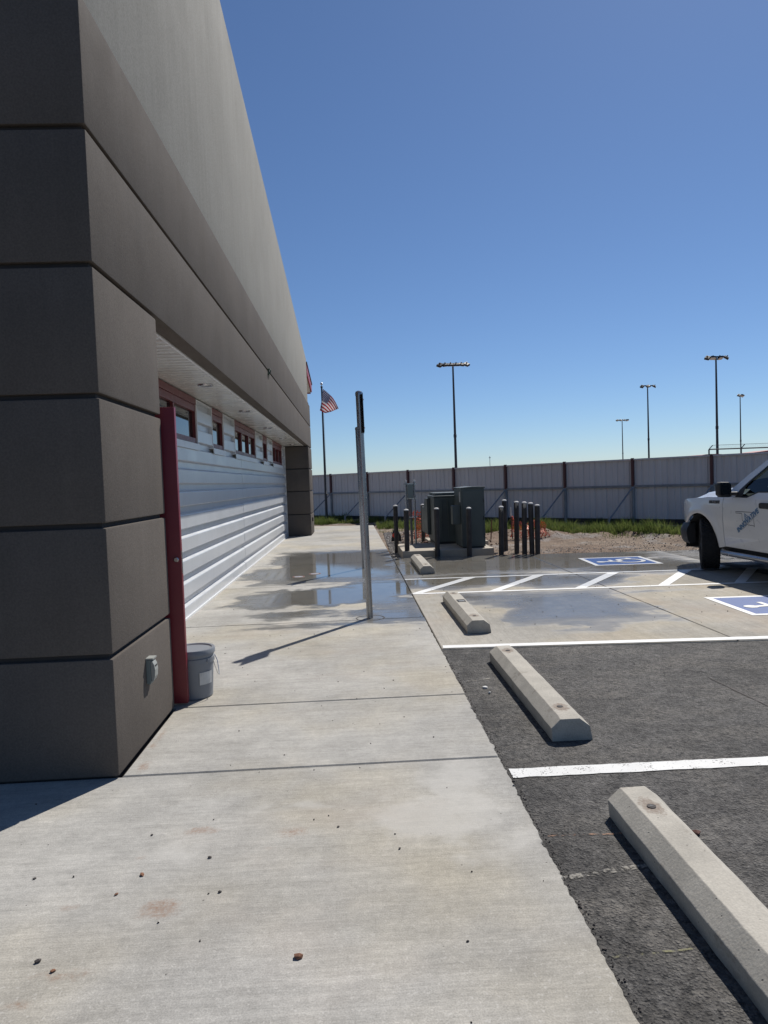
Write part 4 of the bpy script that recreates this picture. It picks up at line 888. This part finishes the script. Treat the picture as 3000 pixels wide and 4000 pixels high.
# bare tree far behind the fence
tr0 = thing('bare_tree', 'leafless tree crown showing faintly above the fence behind the flagpole', 'tree', (-2.3, 80, -.1))
b = MB(); b.tube([(0, 0, 0), (.05, 0, 1.0), (0, 0, 1.7)], [.16, .13, .10], 8); b.build('trunk', 'bark', tr0)
b = MB(); rnd = random.Random(21)
def branch(p, d, L, r_, dep):
    q = p+d*L; b.tube([p, (p+q)/2+Vector((rnd.uniform(-.04, .04), 0, rnd.uniform(-.03, .03))), q], [r_, r_*.8, r_*.6], 4, cap=False)
    if dep:
        for _ in range(3 if dep > 1 else 4):
            e = (d+Vector((rnd.uniform(-.75, .75), rnd.uniform(-.75, .75), rnd.uniform(-.25, .5)))).normalized(); branch(p+d*L*rnd.uniform(.45, 1), e, L*rnd.uniform(.55, .8), r_*.58, dep-1)
for k in range(9):
    a = k*.7; branch(Vector((0, 0, 1.2+.05*k)), Vector((math.cos(a)*.8, math.sin(a)*.8, .55)).normalized(), .75, .05, 3)
b.build('crown', 'bark', tr0)

# ------------------------------------------------------------------ PICKUP TRUCK
tk = thing('pickup_truck', 'white pickup truck with blue lettering on its door, at the right edge', 'truck', (6.3, 11.4, 0))
# local: x = -w (w positive to the driver's side), y = -a (a metres behind the nose)
def Wf(a, z):
    pts = [(.30, .94), (.45, .965), (.62, .985), (.85, 1.0), (1.02, .995), (1.10, .975), (1.14, .955), (1.25, .915), (1.78, .70)]
    w_ = pts[-1][1]
    for (z0, w0), (z1, w1) in zip(pts, pts[1:]):
        if z <= z1: k = max(0, (z-z0)/(z1-z0)); w_ = w0+(w1-w0)*k; break
    if a < .75 and z < 1.3: w_ -= .27*((.75-a)/.75)**2.2
    for ca in (.95, 4.25):
        d = math.hypot((a-ca)/1.04, z-.36); w_ += .022*math.exp(-((d-.54)/.06)**2) if z > .3 else 0
    return w_
def panel(name, poly, mat, parent=None, off=0.0, step=.06, side=1, th=.012, smooth=True, hole=None):
    bm = bmesh.new(); vs_ = [bm.verts.new((p[0], 0, p[1])) for p in poly]; bm.faces.new(vs_)
    a0, a1 = min(p[0] for p in poly), max(p[0] for p in poly); z0, z1 = min(p[1] for p in poly), max(p[1] for p in poly)
    k = a0+step
    while k < a1: bmesh.ops.bisect_plane(bm, geom=bm.verts[:]+bm.edges[:]+bm.faces[:], plane_co=(k, 0, 0), plane_no=(1, 0, 0)); k += step
    k = z0+step
    while k < z1: bmesh.ops.bisect_plane(bm, geom=bm.verts[:]+bm.edges[:]+bm.faces[:], plane_co=(0, 0, k), plane_no=(0, 0, 1)); k += step
    for v in bm.verts: a, z = v.co.x, v.co.z; v.co = (-(Wf(a, z)+off)*side, -a, z)
    bmesh.ops.recalc_face_normals(bm, faces=bm.faces)
    for f in bm.faces:
        if f.normal.x*side > 0: f.normal_flip()
    if th:
        ret = bmesh.ops.extrude_face_region(bm, geom=bm.faces[:]); nv_ = [e for e in ret['geom'] if isinstance(e, bmesh.types.BMVert)]
        for v in nv_: v.co.x += th*side
        bmesh.ops.recalc_face_normals(bm, faces=bm.faces)
    me = bpy.data.meshes.new(name); bm.to_mesh(me); bm.free()
    if smooth:
        for p in me.polygons: p.use_smooth = True
        me.set_sharp_from_angle(angle=R(35))
    me.materials.append(M[mat]); o = bpy.data.objects.new(name, me); COL.objects.link(o); o.parent = parent or tk; return o
def arch(ca, a_from, a_to, rx=.52, rz=.50, n=18): return [(ca+rx*math.cos(R(t_)), .36+rz*math.sin(R(t_))) for t_ in [a_from+(a_to-a_from)*i/n for i in range(n+1)]]
for sd_ in (1, -1):
    fpoly = [(.17, .70), (.14, .80), (.13, .92), (.17, 1.00), (.27, 1.045), (.6, 1.075), (1.2, 1.105), (1.624, 1.125), (1.624, .40), (1.50, .375)]+arch(.95, 2, 137)+[(.50, .70)]
    fen = panel('fender', fpoly, 'truck_white', side=sd_, step=.045)
    door = panel('door', [(1.636, .405), (1.636, 1.125), (1.90, 1.118), (2.20, 1.115), (2.42, 1.188), (2.93, 1.195), (2.93, .405)], 'truck_white', side=sd_)
    panel('rear_door', [(2.937, .405), (2.937, 1.195), (3.62, 1.20), (3.62, .62), (3.56, .405)], 'truck_white', side=sd_)
    panel('cab_corner', [(3.627, .405), (3.627, 1.20), (3.80, 1.20), (3.80, .405)], 'truck_white', side=sd_)
    panel('bed_side', [(3.83, .405), (3.83, 1.16), (5.52, 1.16), (5.52, .55), (4.79, .45)]+arch(4.25, 10, 175)+[(3.72+.01, .405)][:0], 'truck_white', side=sd_, step=.08)
    panel('inner_structure', [(1.50, .42), (1.50, 1.09), (3.80, 1.10), (3.80, .42)], 'interior', side=sd_, off=-.035, step=.1)
    panel('rocker', [(1.55, .33), (1.55, .402), (3.75, .402), (3.75, .33)], 'black_plastic', side=sd_, off=-.03)
    # greenhouse
    ap = [(1.70, 1.135), (1.74, 1.22), (2.05, 1.43), (2.35, 1.615), (2.62, 1.735), (2.95, 1.785), (3.55, 1.785), (3.72, 1.76), (3.78, 1.20), (3.62, 1.205), (3.56, 1.70), (2.98, 1.715), (2.70, 1.68), (2.42, 1.55), (2.12, 1.345), (1.96, 1.22), (1.90, 1.125)]
    panel('pillar_frame', ap, 'truck_white', side=sd_, step=.05, th=.04)
    panel('window_trim', [(1.905, 1.122), (1.965, 1.222), (2.125, 1.348), (2.425, 1.548), (2.70, 1.675), (2.98, 1.71), (2.98, 1.693), (2.71, 1.658), (2.45, 1.535), (2.15, 1.33), (2.08, 1.27), (2.08, 1.122)], 'black_plastic', side=sd_, off=.002, th=.006, smooth=False)
    panel('belt_trim', [(2.08, 1.118), (2.205, 1.118), (2.425, 1.190), (2.93, 1.197), (2.93, 1.212), (2.42, 1.205), (2.20, 1.133), (2.08, 1.133)], 'black_plastic', side=sd_, off=.003, th=.006, smooth=False)
    panel('middle_pillar', [(2.88, 1.20), (2.88, 1.705), (3.02, 1.705), (3.02, 1.20)], 'black_plastic', side=sd_, off=-.004, th=.02)
    panel('side_window', [(1.94, 1.122), (2.20, 1.122), (2.42, 1.192), (2.90, 1.2), (2.90, 1.70), (2.70, 1.67), (2.42, 1.545), (2.12, 1.34)], 'glass_truck', side=sd_, off=-.016, th=0)
    panel('side_window', [(3.0, 1.2), (3.60, 1.205), (3.55, 1.70), (3.0, 1.705)], 'glass_truck', side=sd_, off=-.016, th=0)
    # handle, mirror, step bar
    b = MB(); b.add([], []); hx = -(Wf(2.65, 1.02)+.018)*sd_
    b.prism([(-2.55, 1.0), (-2.57, .985), (-2.77, .985), (-2.79, 1.0), (-2.79, 1.045), (-2.77, 1.06), (-2.57, 1.06), (-2.55, 1.045)], 'x', hx, hx+.035*sd_); b.build('handle', 'black_plastic', door, bevel=.006)
    mr_ = MB(); mxs = -sd_
    mr_.prism([(1.0, 1.14), (1.005, 1.30), (1.03, 1.335), (1.16, 1.34), (1.185, 1.31), (1.18, 1.16), (1.15, 1.125), (1.03, 1.12)], 'y', -1.90, -1.78)
    mr_.v = [(p[0]*mxs, p[1], p[2]) for p in mr_.v]; mo = mr_.build('mirror', 'black_plastic', tk, bevel=.018, smooth=True)
    b = MB(); b.box(1.02*mxs if mxs > 0 else -1.165, 1.165*mxs if mxs > 0 else -1.02, -1.905, -1.901, 1.16, 1.31); b.build('mirror_glass', 'glass_dark', mo)
    b = MB(); b.tube([(.94*mxs, -1.93, 1.17), (1.06*mxs, -1.85, 1.17)], .028, 8); b.build('mirror_arm', 'black_plastic', mo)
    b = MB(); b.tube([(-.98*sd_, -1.60, .335), (-1.035*sd_, -1.70, .325), (-1.035*sd_, -3.5, .325), (-.98*sd_, -3.6, .335)], .036, 12); b.build('step_bar', 'chrome_dull', tk, smooth=True)
    for a_ in (1.85, 2.6, 3.4):
        b = MB(); b.box(min(-.7*sd_, -1.02*sd_), max(-.7*sd_, -1.02*sd_), -a_-.03, -a_+.03, .31, .335); b.build('step_bracket', 'black_plastic', tk)
    # badge on the fender
    bx = -(Wf(1.4, 1.04)+.004)*sd_
    b = MB(); b.prism([(-1.245, 1.016), (-1.255, 1.062), (-1.535, 1.068), (-1.545, 1.020)] , 'x', bx, bx+.008*sd_); bd = b.build('badge', 'decal_dark', fen)
    tm = text_mesh('badge_text', 'F-150', .044, 'chrome_dull', offset=.0008)
    o = inst('badge_text', tm, bd, (bx-.0015*sd_, -1.395, 1.042)); o.rotation_euler = (R(90), 0, R(-90*sd_))
    # headlight and inner arch
    panel('headlight', [(.125, .83), (.118, .92), (.15, .992), (.30, .998), (.34, .965), (.28, .86)], 'lens_clear', side=sd_, off=.004, th=.006)
    for ca in (.95, 4.25):
        b = MB(); n = 20; rr = .505; vv = []
        for i in range(n+1):
            t_ = R(-8+196*i/n)
            for w_ in (.955, .55): vv.append((-w_*sd_, -(ca+1.03*rr*math.cos(t_)), .36+rr*.985*math.sin(t_)))
        b.add(vv, [(2*i, 2*i+2, 2*i+3, 2*i+1) for i in range(n)]); b.build('wheel_well', 'interior', tk)
        b = MB(); b.add([(-.555*sd_, -(ca-.55), .2), (-.555*sd_, -(ca+.55), .2), (-.555*sd_, -(ca+.55), .9), (-.555*sd_, -(ca-.55), .9)], [(0, 1, 2, 3)]); b.build('inner_well', 'interior', tk)
# hood
def hood_z(a, w_):
    base = 1.045+.055*min(1, (a-.17)/1.0)+.02*max(0, min(1, (a-.8)/.9)); u = abs(w_)
    k = min(1, max(0, (.80-u)/.20)); k = k*k*(3-2*k); f = min(1, max(0, (a-.12)/.45))
    drop = -.07*max(0, (.30-a)/.18)**2
    return base+.125*k*f*(.62+.38*min(1, a/1.2))+drop
b = MB(); na, nw = 30, 36
for i in range(na+1):
    a = .13+(1.76-.13)*i/na; wm = Wf(a, 1.10)-.012
    for j in range(nw+1): w_ = -wm+2*wm*j/nw; b.v.append((-w_, -a, hood_z(a, w_)))
b.f = [(i*(nw+1)+j, i*(nw+1)+j+1, (i+1)*(nw+1)+j+1, (i+1)*(nw+1)+j) for i in range(na) for j in range(nw)]
b.build('hood', 'truck_white', tk, smooth=True, auto=60)
# windscreen, roof, rear glass
def sweep(name, st, mat, n=16, crown=.0):
    b = MB()
    for (a, z, wm, cr) in st:
        for j in range(n+1):
            k = -1+2*j/n; b.v.append((-wm*k, -(a-.10*(1-k*k)*cr), z+.035*(1-k*k)*(1 if crown else 0)))
    b.f = [(i*(n+1)+j, i*(n+1)+j+1, (i+1)*(n+1)+j+1, (i+1)*(n+1)+j) for i in range(len(st)-1) for j in range(n)]
    return b.build(name, mat, tk, smooth=True, auto=50)
sweep('windscreen', [(1.74, 1.17, .90, 1), (2.05, 1.41, .83, 1), (2.35, 1.60, .765, .9), (2.60, 1.72, .715, .8)], 'glass_truck', crown=0)
sweep('roof', [(2.58, 1.725, .72, .8), (2.75, 1.755, .712, .5), (3.0, 1.78, .708, .2), (3.5, 1.785, .708, 0), (3.75, 1.755, .71, 0)], 'truck_white', crown=1)
sweep('rear_window', [(3.75, 1.72, .70, 0), (3.80, 1.25, .86, 0)], 'glass_truck')
b = MB(); b.box(-.93, .93, -3.815, -3.79, .42, 1.24); b.build('cab_back', 'truck_white', tk)
b = MB(); b.box(-.93, .93, -1.78, -1.66, .95, 1.135); b.build('cowl', 'black_plastic', tk)
# bed, tailgate, front end
b = MB(); b.box(-.92, .92, -5.5, -3.83, .55, .62); b.box(-.92, -.88, -5.5, -3.83, .62, 1.14); b.box(.88, .92, -5.5, -3.83, .62, 1.14); b.build('bed_liner', 'interior', tk)
b = MB(); b.box(-.95, .95, -5.55, -5.5, .55, 1.15); b.build('tailgate', 'truck_white', tk, bevel=.01)
b = MB(); b.box(-.97, .97, -5.66, -5.56, .42, .56); b.build('rear_bumper', 'chrome_dull', tk, bevel=.02)
for s_ in (-1, 1): b = MB(); b.box(s_*.86-.07, s_*.86+.07, -5.562, -5.552, .70, 1.08); b.build('tail_light', 'red_light', tk)
b = MB(); b.prism([(-.62, .68), (.62, .68), (.68, .80), (.66, .98), (-.66, .98), (-.68, .80)], 'y', -.14, -.075); gr_ = b.build('grille', 'black_plastic', tk, bevel=.01)
for z in (.76, .84, .92): b = MB(); b.box(-.64, .64, -.073, -.06, z-.018, z+.018); b.build('grille_bar', 'chrome_dull', gr_, bevel=.005)
bpath = [(1.005, .60), (.985, .42), (.93, .24), (.80, .10), (.60, .03), (.3, 0), (0, -.01)]; bpath = bpath+[(-p[0], p[1]) for p in bpath[-2::-1]]
b = MB(); sec = [(.03, .36), (-.005, .42), (-.02, .54), (-.01, .60), (.03, .67), (.12, .70), (.12, .36)]; k = len(sec)
for i, (w_, a) in enumerate(bpath):
    p0, p1 = bpath[max(i-1, 0)], bpath[min(i+1, len(bpath)-1)]; tx, ty = p1[0]-p0[0], p1[1]-p0[1]; l = math.hypot(tx, ty); nx_, ny_ = ty/l, -tx/l   # inward normal in (w,a)
    if ny_ < 0 or (abs(w_) > .9 and nx_*w_ > 0): nx_, ny_ = -nx_, -ny_
    for (d, z) in sec: b.v.append((-(w_+nx_*d), -(a+ny_*d), z))
b.f = [(i*k+j, i*k+(j+1) % k, (i+1)*k+(j+1) % k, (i+1)*k+j) for i in range(len(bpath)-1) for j in range(k)]+[tuple(range(k)), tuple((len(bpath)-1)*k+j for j in range(k))]
b.build('front_bumper', 'black_plastic', tk, smooth=True)
b = MB(); b.box(-.75, .75, -.55, -.12, .26, .38); b.build('front_valance', 'black_plastic', tk, bevel=.02)
b = MB(); b.box(-.55, .55, -5.4, -.4, .36, .56); b.build('chassis', 'interior', tk)
# cabin
b = MB(); b.box(-.92, .92, -3.78, -1.62, .50, .56); b.build('cabin_floor', 'interior', tk)
b = MB(); b.prism([(-1.80, .7), (-2.15, .7), (-2.18, 1.10), (-2.02, 1.17), (-1.80, 1.14)], 'x', -.88, .88); b.build('dashboard', 'interior', tk, bevel=.02)
for s_ in (-1, 1):
    b = MB(); b.box(s_*.45-.26, s_*.45+.26, -3.05, -2.50, .75, .90); b.prism([(-2.92, .88), (-3.06, .88), (-3.20, 1.38), (-3.10, 1.40)], 'x', s_*.45-.25, s_*.45+.25); st_ = b.build('seat', 'seat_cloth', tk, bevel=.03, smooth=True)
    b = MB(); b.prism([(-3.08, 1.42), (-3.17, 1.42), (-3.21, 1.60), (-3.12, 1.62)], 'x', s_*.45-.13, s_*.45+.13); b.build('headrest', 'seat_cloth', st_, bevel=.025, smooth=True)
b = MB(); b.lathe([(.17+.016*math.cos(2*math.pi*i/8), .016*math.sin(2*math.pi*i/8)) for i in range(8)], seg=24, close=True); sw = b.build('steering_wheel', 'interior', tk, smooth=True, loc=(-.45, -2.36, 1.13)); sw.rotation_euler = (R(-65), 0, 0)
b = MB(); b.box(-.12, .12, -2.42, -2.38, 1.545, 1.60); b.build('rear_view_mirror', 'black_plastic', tk, bevel=.01)
# wheels
def wheel(a, sd_, steer):
    wr = thing('wheel', None, None); wr.parent = tk; wr.location = (-.84*sd_, -a, .385); wr.rotation_euler = (0, 0, steer)
    rt, hw = .385, .135
    b = MB(); b.lathe([(.225, -hw*.85), (.30, -hw*1.0), (.355, -hw*.96), (.375, -hw*.86), (.380, -hw*.5), (.381, 0), (.380, hw*.5), (.375, hw*.86), (.355, hw*.96), (.30, hw*1.0), (.225, hw*.85)], seg=48, axis='x'); ty = b.build('tyre', 'tyre', wr, smooth=True, auto=50)
    b = MB()
    for i in range(40):
        t_ = 2*math.pi*i/40
        for j, x in enumerate((-.105, -.05, .0, .05, .105)):
            t2 = t_+(.06 if j % 2 else 0); c = Vector((x, math.cos(t2)*.3835, math.sin(t2)*.3835)); r_ = Vector((0, math.cos(t2), math.sin(t2))); tg = Vector((0, -math.sin(t2), math.cos(t2)))
            b.obox(c, Vector((.019, 0, 0)), tg*.021, r_*.0055)
    b.build('tread', 'tyre', ty)
    b = MB(); s_ = -sd_
    b.lathe([(.225, .11*s_), (.222, .02*s_), (.20, -.05*s_)], seg=32, axis='x'); b.build('rim_barrel', 'chrome_dull', wr, smooth=True)
    b = MB(); b.lathe([(0, .085*s_), (.05, .085*s_), (.06, .06*s_), (.14, .05*s_), (.20, .075*s_), (.222, .10*s_)], seg=32, axis='x'); b.build('rim_face', 'chrome_dull', wr, smooth=True)
wheel(.95, 1, R(-24)); wheel(.95, -1, R(-24)); wheel(4.25, 1, 0); wheel(4.25, -1, 0)
# lettering and outline on both front doors
def door_decal(sd_):
    root = [o for o in tk.children if o.name.split('.')[0] == 'door'][0 if sd_ > 0 else 1]
    def put(a, z): return (-(Wf(a, z)+.0035)*sd_, -a, z)
    ok = [(1.985, .925), (2.405, .928), (2.418, .80), (2.425, .735), (2.40, .752), (2.375, .748), (2.35, .756), (2.33, .748), (2.305, .757), (2.285, .75), (2.262, .765), (2.24, .762), (2.22, .775), (2.19, .79), (2.165, .80), (2.145, .805), (2.140, .895), (2.125, .903), (1.987, .903)]
    b = MB(); pts = [Vector(p) for p in ok]
    for i in range(len(pts)):
        p, q_ = pts[i], pts[(i+1) % len(pts)]; d = (q_-p); l = d.length; d = d/l; nn = Vector((-d.y, d.x))*.0032; p2, q2 = p-d*.002, q_+d*.002
        b.add([put(*(p2-nn)), put(*(q2-nn)), put(*(q2+nn)), put(*(p2+nn))], [(0, 1, 2, 3)])
    b.build('state_outline', 'decal_dark', root)
    tm = text_mesh('lettering', 'INNOVATIVE', .098, 'decal_blue', offset=.0032, shear=.0)
    ca, cz = 2.268, .808; th_ = R(31); xs_ = [v.co.x for v in tm.vertices]; wd = max(xs_)-min(xs_); sx = .595/wd
    for v in tm.vertices:
        x, y = v.co.x*sx, v.co.y; dx_, dz_ = x*math.cos(th_)-y*math.sin(th_), x*math.sin(th_)+y*math.cos(th_)
        a, z = ca+(dx_ if sd_ > 0 else -dx_), cz+dz_; v.co = (-(Wf(a, z)+.005+.3*v.co.z)*sd_, -a, z)
    inst('lettering', tm, root)
    b = MB(); tri = [Vector((2.20, .905)), Vector((2.285, .868)), Vector((2.205, .825))]
    for i in range(3):
        p, q_ = tri[i], tri[(i+1) % 3]; d = (q_-p).normalized(); nn = Vector((-d.y, d.x))*.004; b.add([put(*(p-nn)), put(*(q_-nn)), put(*(q_+nn)), put(*(p+nn))], [(0, 1, 2, 3)])
    z_ = [Vector((2.222, .885)), Vector((2.215, .866)), Vector((2.238, .868)), Vector((2.228, .845))]
    for p, q_ in zip(z_, z_[1:]): d = (q_-p).normalized(); nn = Vector((-d.y, d.x))*.004; b.add([put(*(p-nn)), put(*(q_-nn)), put(*(q_+nn)), put(*(p+nn))], [(0, 1, 2, 3)])
    b.build('warning_triangle', 'decal_blue', root)
    b = MB()
    for i in range(16):
        s_ = -.20+i*.0265
        if i in (5, 10): continue
        p = Vector((2.31, .79))+Vector((math.cos(th_), math.sin(th_)))*s_; q_ = p+Vector((math.cos(th_), math.sin(th_)))*.018; nn = Vector((-math.sin(th_), math.cos(th_)))*.005
        b.add([put(*(p-nn)), put(*(q_-nn)), put(*(q_+nn)), put(*(p+nn))], [(0, 1, 2, 3)])
    b.build('small_print', 'decal_grey', root)
door_decal(1); door_decal(-1)
